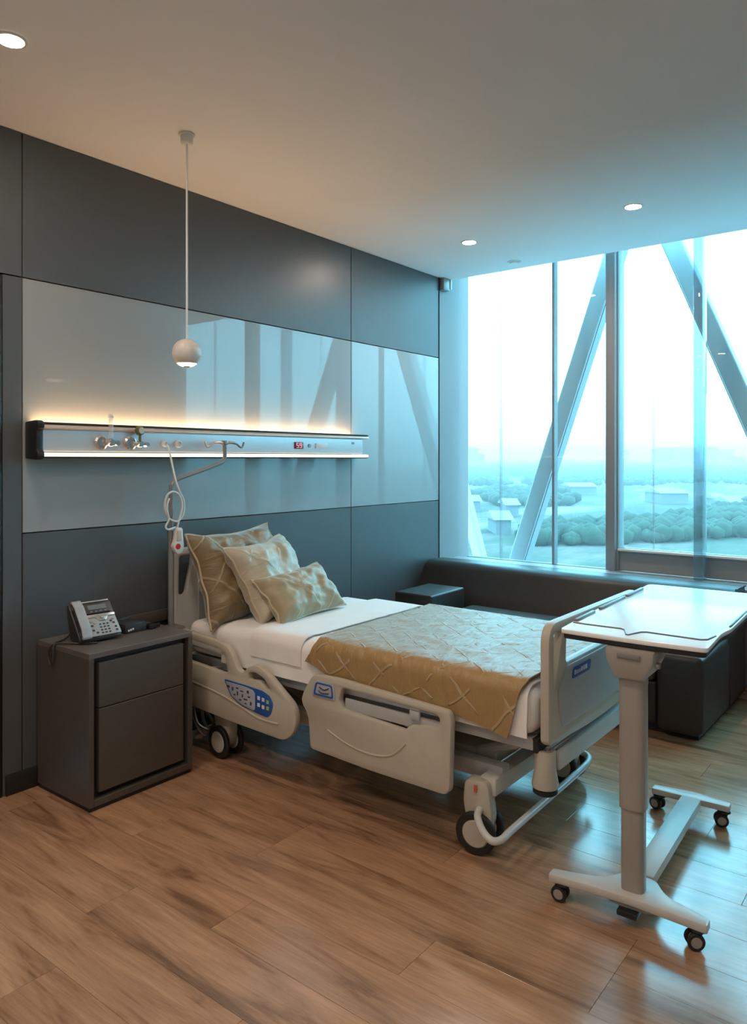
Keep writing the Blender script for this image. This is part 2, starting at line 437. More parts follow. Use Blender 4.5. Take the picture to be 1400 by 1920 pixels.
# head wall: backing with separate laminate and glass panels, black joints between them
wh = obj('wall_head', merge(box((1.42, YH + 0.018, 0), (4.80, YH + 0.12, ZC)), box((XB, YH + 0.018, 2.12), (1.43, YH + 0.12, ZC))), 'gap', kind='structure',
         label='head wall of charcoal panels with a pale glass band')
G = 0.005
def panel(x0, x1, z0, z1, m, lab=None):
    obj('panel', box((x0 + G / 2, YH, z0 + G / 2), (x1 - G / 2, YH + 0.018, z1 - G / 2), 0.001, 1), m, wh, label=lab)
S1, S2, ZL, ZU = 1.585, 3.757, 1.084, 2.166
for x0, x1 in ((S1, S2), (S2, 4.80)):
    panel(x0, x1, 0.0, ZL, 'dark_panel')
    panel(x0, x1, ZL, ZU, 'light_panel', 'pale grey glossy glass panel')
    panel(x0, x1, ZU, ZC, 'dark_panel')
panel(1.50, S1, 0.0, ZU, 'dark_panel')
panel(-0.4, S1, ZU, ZC, 'dark_panel')
panel(XB, -0.4, ZU, ZC, 'dark_panel')
obj('baseboard_head', box((1.512, YH - 0.012, 0), (4.80, YH, 0.085), 0.002), 'base', kind='structure', label='black baseboard along the head wall')
# dark door at the left edge of the head wall
dr = obj('door_1', box((0.55, YH + 0.05, 0.0), (1.43, YH + 0.09, 2.07), 0.003), 'door', kind='structure', label='dark door set into the head wall')
obj('door_frame', box((1.43, YH - 0.004, 0.0), (1.497, YH + 0.017, 2.16), 0.002), 'base', dr)
obj('door_frame', box((0.48, YH - 0.004, 2.10), (1.43, YH + 0.017, 2.16), 0.002), 'base', dr)
obj('wall_head_far', box((XB, YH, 0), (0.48, YH + 0.12, 2.12)), 'wall', kind='structure', label='plain wall beside the dark door')

# window wall: jamb, low wall and facade
obj('wall_window_jamb', box((4.805, YH + 0.004, 0), (XW + 0.12, YH + 0.12, 3.1)), 'jamb', kind='structure', label='pale wall return between head wall and window')
YE = -0.46
obj('wall_window', merge(box((XW - 0.05, YE, 0), (XW + 0.10, YH, 0.60)), box((XW - 0.05, YR, 0), (XW + 0.10, YE, 3.1))), 'jamb', kind='structure', label='pale low wall under the window')
obj('wall_right', box((XB, YR - 0.1, 0), (XW + 0.1, YR, 3.1)), 'wall', kind='structure', label='plain painted side wall')
obj('wall_back', box((XB - 0.1, YR - 0.1, 0), (XB, YH + 0.1, 3.1)), 'wall', kind='structure', label='plain painted back wall')
obj('trim_1', box((4.80, YE, 0.60), (XW - 0.03, YH, 0.632), 0.004), 'mullion', kind='structure', label='grey sill ledge behind the sofa')
obj('trim_2', box((4.796, YH - 0.004, 0.0), (4.806, YH + 0.02, ZC), 0.001, 1), 'gap', kind='structure', label='dark edge trim where the panelling ends')

MUL = [3.10, 1.891, 0.70, -0.46]
def window(n, y0, y1, zb, label, joints):
    w = obj('window_%d' % n, box((XW - 0.02, y0 + 0.045, zb - 0.035), (XW + 0.03, y1 - 0.045, zb), 0.003), 'mullion', kind='structure', label=label)
    # panes between joints
    ys = [y0 + 0.045] + sorted(j[0] for j in joints) + [y1 - 0.045]
    for a, b_ in zip(ys[:-1], ys[1:]):
        obj('pane', box((XW + 0.002, a + 0.004, zb), (XW + 0.012, b_ - 0.004, 3.03)), 'glass', w)
    for yj, hw, x0, x1, m in joints:
        obj('joint', box((x0, yj - hw, zb), (x1, yj + hw, 3.03), 0.001, 1), m, w)
    return w
w1 = window(1, MUL[1], MUL[0], 0.635, 'tall window bay beside the head wall, pale sky and distant trees', [(2.768, 0.006, XW - 0.004, XW + 0.02, 'seal'), (2.325, 0.009, XW - 0.03, XW + 0.03, 'seal_dark')])
w2 = window(2, MUL[2], MUL[1], 0.79, 'tall window bay on the right with raised sill', [(1.62, 0.004, XW - 0.001, XW + 0.016, 'seal')])
w3 = window(3, MUL[3], MUL[2], 0.79, 'window bay beyond the right picture edge', [(0.15, 0.006, XW - 0.004, XW + 0.02, 'seal')])
for w, y0, y1 in ((w2, MUL[2], MUL[1]), (w3, MUL[3], MUL[2])):
    obj('spandrel', box((XW - 0.012, y0 + 0.045, 0.632), (XW + 0.03, y1 - 0.045, 0.754)), 'mullion', w)
    obj('sill', box((XW - 0.05, y0 + 0.046, 0.770), (XW + 0.0, y1 - 0.046, 0.786), 0.003), 'white_lam', w)
for i, ym in enumerate(MUL):
    if i == 0: continue
    t_ = obj('trim_%d' % (i + 2), prism([(XW - 0.06, ym - 0.03), (XW - 0.06, ym + 0.012), (XW - 0.03, ym + 0.018), (XW - 0.03, ym + 0.045), (XW + 0.08, ym + 0.045), (XW + 0.08, ym - 0.045), (XW - 0.03, ym - 0.045), (XW - 0.03, ym - 0.034)], 0.60, 3.03, XY(0), 0.002), 'mullion', kind='structure',
        label=['', 'thick grey mullion between the two window bays', 'grey mullion right of the picture', 'grey end mullion'][i])
obj('glass_fin', box((XW - 0.16, 1.268, 0.634), (XW - 0.055, 1.322, 3.02), 0.004), 'fin', label='upright translucent glass fin standing in front of the right window', cat='glass fin')
bb = thing('blind_bracket', 'small dark blind bracket at the top corner of the window', 'bracket', (4.87, 3.10, 2.68))
obj('bracket_plate', box((4.815, 3.085, 2.685), (4.90, 3.124, 2.777), 0.004), 'tube', bb)
obj('end_cap', box((4.905, 3.08, 2.70), (4.925, 3.124, 2.777), 0.004), 'white_plastic', bb)

# ================================================================== ceiling fittings
def downlight(loc, label, lit=True):
    x, y = loc
    t = thing('downlight', label, 'ceiling light', (x, y, ZC), 'recessed downlights in the ceiling')
    obj('trim_ring', lathe([(0.042, -0.004), (0.052, -0.003), (0.054, 0.0), (0.042, 0.0)], (x, y, ZC - 0.0005), seg=36), 'trim_white', t)
    obj('lamp', lathe([(0.0, -0.002), (0.0425, -0.002), (0.0425, 0.0), (0.0, 0.0)], (x, y, ZC - 0.0012), seg=36), 'lamp', t)
downlight((1.21, 2.459), 'glowing round ceiling downlight at the top left corner above the bedside cabinet')
downlight((4.135, 2.458), 'glowing ceiling downlight nearest the corner of head wall and window')
downlight((4.10, 1.405), 'glowing ceiling downlight nearest the right end of the window')
for p, where in (((1.21, 1.405), 'in the second row from the head wall, before the bedside cabinet'), ((1.21, 0.35), 'in the third row, nearest the overbed table'),
                 ((-0.3, 1.405), 'in the second row, by the back wall'), ((-0.3, 2.459), 'in front of the dark door, by the back wall'), ((-0.3, 0.35), 'in the third row, by the back wall')):
    downlight(p, 'unseen ceiling downlight ' + where)
sp = thing('smoke_detector', 'flat pale round detector on the ceiling near the window', 'detector', (4.74, 2.455, ZC))
obj('body', lathe([(0.0, -0.012), (0.024, -0.012), (0.03, -0.006), (0.03, 0.0), (0.0, 0.0)], (4.74, 2.455, ZC - 0.0005), seg=28), 'ceil', sp)
obj('rim', lathe([(0.034, -0.004), (0.046, -0.003), (0.048, 0.0), (0.034, 0.0)], (4.74, 2.455, ZC - 0.0005), seg=28), 'trim_white', sp)

px, py, pz = 2.023, 2.586, 1.848
pd = thing('pendant_lamp', 'small white globe pendant hanging on a long cord', 'pendant lamp', (px, py, pz - 0.061))
obj('canopy', lathe([(0.0, -0.042), (0.021, -0.042), (0.026, -0.036), (0.026, -0.008), (0.034, -0.006), (0.034, 0.0), (0.0, 0.0)], (px, py, ZC - 0.0005), seg=24), 'white_plastic', pd)
obj('cord', tube([(px, py, ZC - 0.042), (px, py, pz + 0.055)], 0.0045, 8, 1), 'white_plastic', pd)
gr = 0.061
obj('globe', lathe([(0.0, gr)] + [(gr * math.sin(R(a)), gr * math.cos(R(a))) for a in range(8, 137, 8)] + [(0.0, gr * math.cos(R(136)))], (px, py, pz), seg=36), 'globe', pd)
obj('light_ring', lathe([(gr * math.sin(R(136)) * .99, gr * math.cos(R(136)) - .001)] + [(gr * math.sin(R(a)), gr * math.cos(R(a))) for a in (142, 150, 157)] + [(0.012, gr * math.cos(R(157)))], (px, py, pz), seg=36), 'globe_led', pd)
obj('finial', lathe([(0.0, -gr - 0.003), (0.012, -gr), (0.015, -gr + 0.008), (0.0, -gr + 0.008)], (px, py, pz), seg=16), 'tube', pd)

# ================================================================== bed head service unit
X0, X1 = 1.625, 3.79
bh = thing('bed_head_unit', 'long wall-mounted medical service rail with warm light strips above and below', 'service rail', (2.7, YH, 1.40))
ext = lambda prof, a, b_: prism(prof, a, b_, axes((0, 0, 0), (0, 1, 0), (0, 0, 1), (1, 0, 0)))
obj('body', ext([(YH - .002, 1.43), (3.032, 1.43), (3.030, 1.436), (3.030, 1.522), (3.034, 1.526), (YH - .002, 1.526)], X0, X1 - 0.03), 'alu', bh)
obj('top_ledge', ext([(3.034, 1.527), (3.020, 1.529), (3.020, 1.534), (3.030, 1.543), (3.042, 1.543), (3.042, 1.531), (3.06, 1.527)], X0, X1 + 0.03), 'warm_lit_alu', bh)
obj('top_lip', ext([(3.028, 1.5435), (3.027, 1.552), (3.034, 1.555), (3.056, 1.555), (3.056, 1.5435)], X0, X1 + 0.03), 'black', bh)
obj('up_light', ext([(3.085, 1.527), (3.085, 1.533), (3.108, 1.533), (3.108, 1.527)], X0 + 0.0, 3.742), 'led_up', bh)
obj('lower_rail', ext([(YH - .002, 1.402), (3.03, 1.402), (3.022, 1.406), (3.022, 1.409), (YH - .002, 1.409)], X0, X1 + 0.02), 'edge', bh)
obj('light_strip', ext([(3.034, 1.4095), (3.022, 1.411), (3.018, 1.417), (3.022, 1.4235), (3.034, 1.425)], X0, X1 + 0.02), 'led_low', bh)
cap = plate(fillet([(YH - .003, 1.400), (3.03, 1.395), (3.010, 1.405), (3.010, 1.425), (3.022, 1.436), (3.022, 1.52), (3.010, 1.53), (3.010, 1.552), (3.03, 1.562), (YH - .003, 1.556)], 0.008), (), 0.03, 0.004, YZ(X0 - 0.0152))
obj('end_cap', cap, 'black', bh, label='black moulded end cap')
obj('end_cap', box((X1 - 0.0295, 3.034, 1.431), (X1 - 0.022, YH - .003, 1.525), 0.002), 'white_plastic', bh)
def wall_outlet(x, z, r, m='chrome'):
    return obj('gas_outlet', xf(lathe([(0.0, 0.012), (r * .45, 0.012), (r * .5, 0.016), (r * .75, 0.016), (r, 0.010), (r, 0.0), (0.0, 0.0)], (0, 0, 0), 'z', 28), axes((x, 3.0295, z), (1, 0, 0), (0, 0, 1), (0, -1, 0))), m, bh)
disc = lambda prof, x, y, z, seg=24: xf(lathe(prof, (0, 0, 0), 'z', seg), axes((x, y, z), (1, 0, 0), (0, 0, 1), (0, -1, 0)))
wall_outlet(1.893, 1.473, 0.033); wall_outlet(2.042, 1.473, 0.033)
wall_outlet(2.235, 1.472, 0.016, 'white_plastic'); wall_outlet(2.315, 1.472, 0.019, 'white_plastic')
dp = obj('display', box((3.135, 3.024, 1.457), (3.207, 3.0295, 1.497), 0.002), 'red_lcd', bh, label='dark red numeric display')
for k, ch in enumerate('59'):
    segs = {'5': 'afgcd', '9': 'abcdfg'}[ch]; dx = 3.148 + 0.026 * k; w_, h_ = 0.016, 0.013; th = 0.0028
    b = None
    for s in segs:
        cx, cz, hor = {'a': (w_ / 2, 2 * h_, 1), 'g': (w_ / 2, h_, 1), 'd': (w_ / 2, 0, 1), 'f': (0, 1.5 * h_, 0), 'b': (w_, 1.5 * h_, 0), 'e': (0, .5 * h_, 0), 'c': (w_, .5 * h_, 0)}[s]
        hx, hz = (w_ / 2, th / 2) if hor else (th / 2, h_ / 2)
        b = box((dx + cx - hx, 3.0228, 1.464 + cz - hz), (dx + cx + hx, 3.0242, 1.464 + cz + hz), bm=b)
    obj('digit', b, 'digit', dp)
obj('button', disc([(0.0, 0.006), (0.010, 0.006), (0.012, 0.003), (0.012, 0.0), (0, 0)], 3.262, 3.0295, 1.476), 'tube', bh)
obj('socket_plate', box((3.315, 3.024, 1.462), (3.42, 3.0295, 1.492), 0.002), 'white_plastic', bh)
obj('maker_mark', box((3.655, 3.0282, 1.490), (3.68, 3.0298, 1.504), 0.0005, 1), 'tube', bh)

fm = thing('oxygen_flowmeter', 'chrome flowmeter with upright clear tube plugged into the service rail', 'flowmeter', (1.925, 3.0, 1.44))
obj('valve_body', xf(lathe([(0, 0.05), (0.013, 0.05), (0.018, 0.04), (0.018, 0.018), (0.010, 0.014), (0.010, 0.0), (0, 0)], (0, 0, 0), 'z', 20), axes((1.925, 3.028, 1.472), (1, 0, 0), (0, 0, 1), (0, -1, 0))), 'chrome', fm)
obj('tube', lathe([(0, 0.0), (0.011, 0.0), (0.011, 0.085), (0.007, 0.09), (0, 0.09)], (1.925, 2.995, 1.492), 'z', 16), 'clear', fm)
obj('knob', disc([(0, 0.02), (0.012, 0.02), (0.014, 0.0), (0, 0)], 1.952, 3.0, 1.470, 16), 'chrome', fm)
obj('cap', lathe([(0, 0), (0.012, 0), (0.012, 0.012), (0.006, 0.018), (0, 0.018)], (1.925, 2.995, 1.5825), 'z', 16), 'white_plastic', fm)
vg = thing('suction_gauge', 'chrome suction regulator with round green gauge on the service rail', 'gauge', (2.075, 3.0, 1.44))
obj('valve_body', xf(lathe([(0, 0.045), (0.012, 0.045), (0.016, 0.036), (0.016, 0.016), (0.010, 0.012), (0.010, 0.0), (0, 0)], (0, 0, 0), 'z', 20), axes((2.078, 3.028, 1.468), (1, 0, 0), (0, 0, 1), (0, -1, 0))), 'chrome', vg)
obj('stem', tube([(2.078, 2.998, 1.475), (2.078, 2.998, 1.515)], 0.006, 10, 1), 'gauge_green', vg)
gd = obj('dial_case', disc([(0, 0.022), (0.014, 0.022), (0.020, 0.018), (0.022, 0.0), (0, 0)], 2.078, 3.008, 1.530), 'gauge_green', vg)
obj('dial_face', disc([(0, 0.001), (0.015, 0.001), (0.015, 0.0), (0, 0)], 2.078, 2.9855, 1.530), 'plastic', gd)
obj('knob', disc([(0, 0.02), (0.010, 0.02), (0.013, 0.0), (0, 0)], 2.108, 3.0, 1.466, 16), 'chrome', vg)

# ================================================================== bed
BX0, BX1, BY0, BY1 = 2.325, 3.25, 1.135, 2.97      # mattress footprint
bed = thing('hospital_bed', 'cream electric hospital bed with lowered side rails', 'bed', (2.79, 2.05, 0))
bed_parts = bed
# headboard
hb_o = fillet([(2.275, 0.42), (2.275, 0.960), (3.13, 0.960), (3.13, 0.42)], [0.02, 0.07, 0.17, 0.02], 9)
hb_h = [fillet([(2.312, 0.73), (2.315, 0.922), (2.400, 0.922), (2.355, 0.73)], 0.018), fillet([(3.095, 0.70), (3.088, 0.82), (3.03, 0.86), (3.05, 0.70)], 0.018)]
hbd = obj('headboard', plate(hb_o, hb_h, 0.032, 0.010, XZ(3.03)), 'foot', bed)
obj('panel_inset', plate(fillet([(2.425, 0.47), (2.425, 0.92), (2.99, 0.92), (2.99, 0.47)], 0.03), (), 0.012, 0.004, XZ(3.010)), 'plastic_in', hbd)
# footboard
fb_o = fillet([(2.335, 0.435), (2.335, 0.845), (3.235, 0.845), (3.235, 0.435), (2.9, 0.415), (2.67, 0.415)], [0.025, 0.075, 0.075, 0.025, 0.1, 0.1], 7)
fb_h = [fillet([(2.378, 0.615), (2.380, 0.805), (2.450, 0.805)], [0.012, 0.012, 0.010]),
        fillet([(2.478, 0.692), (2.484, 0.805), (3.086, 0.805), (3.092, 0.692)], 0.012),
        fillet([(3.192, 0.615), (3.120, 0.805), (3.190, 0.805)], [0.012, 0.010, 0.012])]
fbd = obj('footboard', plate(fb_o, fb_h, 0.036, 0.011, XZ(1.098)), 'plastic', bed)
obj('panel_inset', plate(fillet([(2.43, 0.475), (2.40, 0.60), (2.47, 0.680), (3.10, 0.680), (3.17, 0.60), (3.14, 0.475)], 0.025), (), 0.010, 0.004, XZ(1.079)), 'plastic_in', fbd)
lb = obj('maker_label', plate(fillet([(2.505, 0.626), (2.515, 0.664), (2.675, 0.664), (2.665, 0.626)], 0.012), (), 0.003, 0.001, XZ(1.0725)), 'blue', fbd, label='blue maker label with white lettering')
b = None
for xx, ww in ((2.522, .012), (2.539, .004), (2.548, .004), (2.557, .004), (2.568, .006), (2.58, .014), (2.60, .012), (2.617, .018)):
    b = box((xx, 1.0702, 0.638), (xx + ww, 1.0712, 0.650 + (0.004 if ww > .011 else 0)), bm=b)
obj('lettering', b, 'mark_white', lb)
# deck frame under the mattress
obj('deck_frame', box((2.345, 1.14, 0.405), (2.40, 2.99, 0.445), 0.004), 'plastic_in', bed)
obj('deck_frame', box((3.18, 1.14, 0.405), (3.235, 2.99, 0.445), 0.004), 'plastic_in', bed)
obj('deck_end_shade', box((2.345, 1.126, 0.398), (3.235, 1.150, 0.448), 0.006), 'black', bed)  # coloured black to stand for the shaded gap below the footboard
for y0, y1 in ((1.155, 1.60), (1.61, 1.98), (1.99, 2.24), (2.25, 2.985)):
    obj('deck_panel', box((2.402, y0, 0.430), (3.178, y1, 0.452), 0.004), 'plastic_in', bed)
# base chassis
obj('side_beam', box((2.42, 1.30, 0.225), (2.475, 2.80, 0.285), 0.005), 'plastic_in', bed)
obj('side_beam', box((3.03, 1.30, 0.225), (3.085, 2.80, 0.285), 0.005), 'plastic_in', bed)
obj('cross_beam', box((2.36, 1.295, 0.20), (3.14, 1.36, 0.262), 0.006), 'foot', bed)
obj('cross_beam', box((2.36, 2.72, 0.20), (3.14, 2.785, 0.262), 0.006), 'foot', bed)
obj('end_beam', box((2.43, 1.085, 0.325), (3.14, 1.125, 0.392), 0.005), 'foot', bed)
obj('chassis_cover', box((2.50, 1.37, 0.245), (3.00, 2.70, 0.300), 0.02), 'plastic', bed)
for xx in (2.52, 2.97):
    obj('lift_arm', tube([(xx, 1.45, 0.285), (xx, 1.30, 0.34), (xx, 1.19, 0.41)], 0.018, 10, 1), 'foot', bed)
    obj('lift_arm', tube([(xx, 2.30, 0.285), (xx, 2.50, 0.35), (xx, 2.70, 0.425)], 0.020, 10, 1), 'foot', bed)
obj('actuator', tube([(2.76, 1.55, 0.33), (2.76, 2.25, 0.40)], 0.026, 12, 1), 'black', bed)
obj('actuator', tube([(2.62, 1.9, 0.34), (2.62, 2.45, 0.41)], 0.022, 12, 1), 'tube', bed)
obj('control_box', box((2.46, 1.95, 0.315), (2.70, 2.12, 0.400), 0.008), 'black', bed)
obj('control_box', box((2.44, 1.60, 0.32), (2.60, 1.82, 0.395), 0.008), 'black', bed)

# side rails: near pair; outlines in (Y,Z)
k = 2.27 / 2.3
def rp(pts): return [(y * k, 1.4 - (1.4 - z) * k) for y, z in pts]
XR = 2.270
hr_o = fillet(rp([(2.965, 0.578), (2.70, 0.560), (2.632, 0.545), (2.600, 0.515), (2.566, 0.452), (2.530, 0.440), (2.492, 0.478), (2.440, 0.492), (2.385, 0.474), (2.215, 0.358), (2.196, 0.308), (2.208, 0.245), (2.265, 0.195), (2.60, 0.205), (2.965, 0.225)]),
              [0.012, 0.03, 0.03, 0.02, 0.02, 0.03, 0.03, 0.04, 0.05, 0.04, 0.03, 0.03, 0.04, 0.0, 0.03])
hr_h = [fillet(rp([(2.935, 0.540), (2.690, 0.522), (2.650, 0.505), (2.628, 0.425), (2.66, 0.418), (2.935, 0.434)]), 0.012),
        fillet(rp([(2.490, 0.448), (2.450, 0.456), (2.395, 0.440), (2.352, 0.400), (2.375, 0.394), (2.43, 0.424), (2.49, 0.418)]), 0.010)]
hr = obj('side_rail', plate(hr_o, hr_h, 0.034, 0.009, YZ(XR)), 'plastic', bed)
obj('rib', tube([(XR - 0.0165, y, z) for y, z in rp([(2.93, 0.345), (2.70, 0.322), (2.55, 0.292), (2.42, 0.262), (2.30, 0.262)])], 0.005, 8), 'plastic', hr)
cp_o = fillet(rp([(2.648, 0.395), (2.50, 0.392), (2.395, 0.387), (2.350, 0.372), (2.330, 0.340), (2.345, 0.295), (2.365, 0.277), (2.42, 0.282), (2.53, 0.295), (2.60, 0.325)]), 0.015)
cp = obj('control_panel', plate(cp_o, (), 0.004, 0.001, YZ(XR - 0.0185)), 'blue', hr, label='blue and white bed control keypad')
cw_o = fillet(rp([(2.635, 0.388), (2.50, 0.386), (2.452, 0.380), (2.440, 0.368), (2.440, 0.296), (2.452, 0.290), (2.53, 0.302), (2.592, 0.328)]), 0.008)
obj('keypad_field', plate(cw_o, (), 0.002, 0.0006, YZ(XR - 0.0217)), 'pale_blue', cp)
b = None
random.seed(3)
for yy, zz, dy, dz in [(2.615, .368, .018, .010), (2.585, .362, .010, .016), (2.555, .370, .016, .006), (2.552, .348, .008, .018), (2.525, .362, .020, .005), (2.520, .343, .007, .014), (2.50, .330, .022, .006), (2.572, .338, .012, .006), (2.485, .366, .012, .012), (2.478, .345, .014, .006), (2.466, .318, .010, .014), (2.50, .312, .012, .005), (2.535, .322, .014, .006)]:
    (y, z), = rp([(yy, zz)])
    b = box((XR - 0.0236, y - dy / 2, z - dz / 2), (XR - 0.0226, y + dy / 2, z + dz / 2), bm=b)
obj('key_symbols', b, 'mark_dark', cp)
for i, (yy, zz, m) in enumerate([(2.418, .352, 'mark_white'), (2.390, .350, 'mark_white'), (2.418, .322, 'mark_white'), (2.390, .318, 'mark_white'), (2.362, .345, 'mark_green'), (2.362, .318, 'mark_green')]):
    (y, z), = rp([(yy, zz)])
    obj('key', box((XR - 0.0222, y - 0.008, z - 0.008), (XR - 0.0205, y + 0.008, z + 0.008), 0.0006, 1), m, cp)

mr_o = fillet(rp([(2.105, 0.512), (1.96, 0.516), (1.444, 0.494), (1.432, 0.462), (1.440, 0.208), (1.462, 0.188), (1.80, 0.188), (2.118, 0.200), (2.130, 0.335), (2.170, 0.385), (2.160, 0.425)]),
              [0.03, 0.0, 0.03, 0.02, 0.03, 0.03, 0.0, 0.02, 0.03, 0.04, 0.03])
mr_h = [fillet(rp([(1.945, 0.484), (1.490, 0.470), (1.480, 0.448), (1.495, 0.424), (1.612, 0.408), (1.640, 0.382), (1.945, 0.398), (1.962, 0.43)]), 0.012)]
mrr = obj('side_rail', plate(mr_o, mr_h, 0.034, 0.009, YZ(XR)), 'plastic', bed)
obj('inner_rail', box((XR + 0.004, 1.47, 0.405), (XR + 0.014, 1.92, 0.452), 0.003), 'plastic_in', mrr)
obj('latch', box((XR - 0.010, 1.555, 0.440), (XR + 0.0035, 1.60, 0.475), 0.005), 'plastic_in', mrr)
obj('rib', tube([(XR - 0.0165, y, z) for y, z in rp([(2.02, 0.300), (1.92, 0.268), (1.80, 0.255), (1.70, 0.275), (1.63, 0.335)])], 0.004, 8), 'plastic', mrr)
pn = obj('tilt_pad', plate(fillet(rp([(2.085, 0.492), (1.985, 0.492), (1.975, 0.425), (2.105, 0.425)]), 0.015), (), 0.004, 0.0015, YZ(XR - 0.0188)), 'pale_blue', mrr, label='pale pad with blue border')
bd_o = fillet(rp([(2.080, 0.486), (1.992, 0.486), (1.985, 0.432), (2.094, 0.432)]), 0.012)
bd_i = fillet(rp([(2.074, 0.480), (1.998, 0.480), (1.993, 0.439), (2.084, 0.439)]), 0.010)
obj('pad_border', plate(bd_o, [bd_i], 0.002, 0.0004, YZ(XR - 0.0216)), 'blue', pn)
b = tube([(XR - 0.0215, y, z) for y, z in rp([(2.065, 0.452), (2.045, 0.445), (2.01, 0.449)])], 0.003, 6)
b = tube([(XR - 0.0215, y, z) for y, z in rp([(2.060, 0.468), (2.035, 0.460), (2.01, 0.470)])], 0.003, 6, bm=b)
obj('pad_symbol', b, 'mark_dark', pn)
# far rails: same shapes on the window side
for src in (hr, mrr):
    c = src.copy(); C.objects.link(c); c.parent = bed; ORG[c.name] = ORG[bed.name]
    c.location = (3.31 - XR, 0, 0)
# rail swing arms
for yy in (1.62, 1.95, 2.36, 2.75):
    obj('rail_arm', box((XR + 0.0175, yy - 0.02, 0.395), (2.345, yy + 0.02, 0.425), 0.004), 'plastic_in', bed)

# foot corner bumpers with accessory sockets
for xx in (2.385, 3.19):
    cb = obj('corner_bumper', lathe([(0.0, 0.030), (0.016, 0.030), (0.017, 0.06), (0.034, 0.06), (0.036, 0.055), (0.036, 0.0), (0.046, -0.055), (0.044, -0.066), (0.0, -0.066)], (xx, 1.118, 0.345), seg=24), 'plastic', bed)
    obj('roller', lathe([(0.0, -0.09), (0.034, -0.09), (0.042, -0.084), (0.042, -0.071), (0.034, -0.0665), (0.0, -0.0665)], (xx, 1.118, 0.345), seg=24), 'rubber', cb)

# casters
def caster(x, y, ang, side):
    A4 = Matrix.Translation((x, y, 0)) @ Matrix.Rotation(ang, 4, 'Z')      # wheel rolls along local y
    f = plate(fillet([(-0.045, 0.255), (0.045, 0.255), (0.052, 0.17), (0.030, 0.075), (0.0, 0.040), (-0.040, 0.055), (-0.062, 0.12)], 0.025), (), 0.058, 0.010,
              A4 @ axes((0, 0, 0), (0, 1, 0), (0, 0, 1), (1, 0, 0)))
    o = obj('caster', f, 'plastic', bed)
    ax = A4 @ axes((0, -0.005, 0.0752), (0, 1, 0), (0, 0, 1), (1, 0, 0))
    for s in (-1, 1):
        obj('tyre', xf(lathe([(0.050, -0.010), (0.070, -0.010), (0.0745, -0.006), (0.0745, 0.006), (0.070, 0.010), (0.050, 0.010)], (0, 0, s * 0.041), 'z', 36), ax), 'rubber', o)
        obj('hub', xf(lathe([(0.0, -0.011), (0.045, -0.011), (0.052, -0.005), (0.052, 0.005), (0.045, 0.011), (0.0, 0.011)], (0, 0, s * 0.041), 'z', 32), ax), 'plastic', o)
    return o
c1 = caster(2.355, 1.36, R(8), 1); caster(3.10, 1.36, R(-6), 1); caster(2.365, 2.735, R(-4), 1); caster(3.10, 2.735, R(5), 1)
obj('brake_mark', box((2.321, 1.35, 0.215), (2.325, 1.362, 0.240), 0.001, 1), 'orange', bed)
# brake bar looping round the foot casters
obj('brake_bar', tube([(2.335, 1.345, 0.155), (2.285, 1.325, 0.150), (2.235, 1.275, 0.135), (2.225, 1.235, 0.120), (2.255, 1.215, 0.118), (2.33, 1.215, 0.122), (2.60, 1.215, 0.128), (2.90, 1.215, 0.135), (3.02, 1.220, 0.138), (3.065, 1.245, 0.142), (3.07, 1.29, 0.150), (3.085, 1.335, 0.158)], 0.013, 12, 6), 'bar', bed)
# cables under the head end
b = tube([(2.30, 2.90, 0.35), (2.32, 2.86, 0.22), (2.36, 2.88, 0.12), (2.40, 2.84, 0.06), (2.44, 2.92, 0.10), (2.38, 2.95, 0.2), (2.31, 2.90, 0.16), (2.33, 2.84, 0.08), (2.42, 2.86, 0.14), (2.46, 2.94, 0.28)], 0.008, 8, 6)
obj('cable_bundle', b, 'tube', bed)
b = tube([(2.40, 2.96, 0.30), (2.33, 2.92, 0.24), (2.31, 2.87, 0.14), (2.36, 2.83, 0.11), (2.44, 2.90, 0.18), (2.36, 2.93, 0.26), (2.29, 2.95, 0.10)], 0.006, 8, 6)
obj('cable_bundle', b, 'steel', bed)

# ---- mattress and bedding
def cushion(lo, hi, r, nx, ny, nz_, amp, seed, mat_, **kw):
    """soft rounded box with slight unevenness"""
    b = box(lo, hi, r, 4)
    bmesh.ops.subdivide_edges(b, edges=[e for e in b.edges if e.calc_length() > 0.12], cuts=6, use_grid_fill=True)
    for v in b.verts:
        n = noise.noise_vector(v.co * 4.0 + Vector((seed, 0, 0)))
        v.co += n * amp
    return b
mt = obj('mattress', cushion((BX0, BY0, 0.455), (BX1, BY1, 0.615), 0.045, 6, 12, 3, 0.004, 1, 'sheet'), 'sheet', sharp=60,
         label='thick mattress in a white fitted sheet on the hospital bed', cat='mattress')

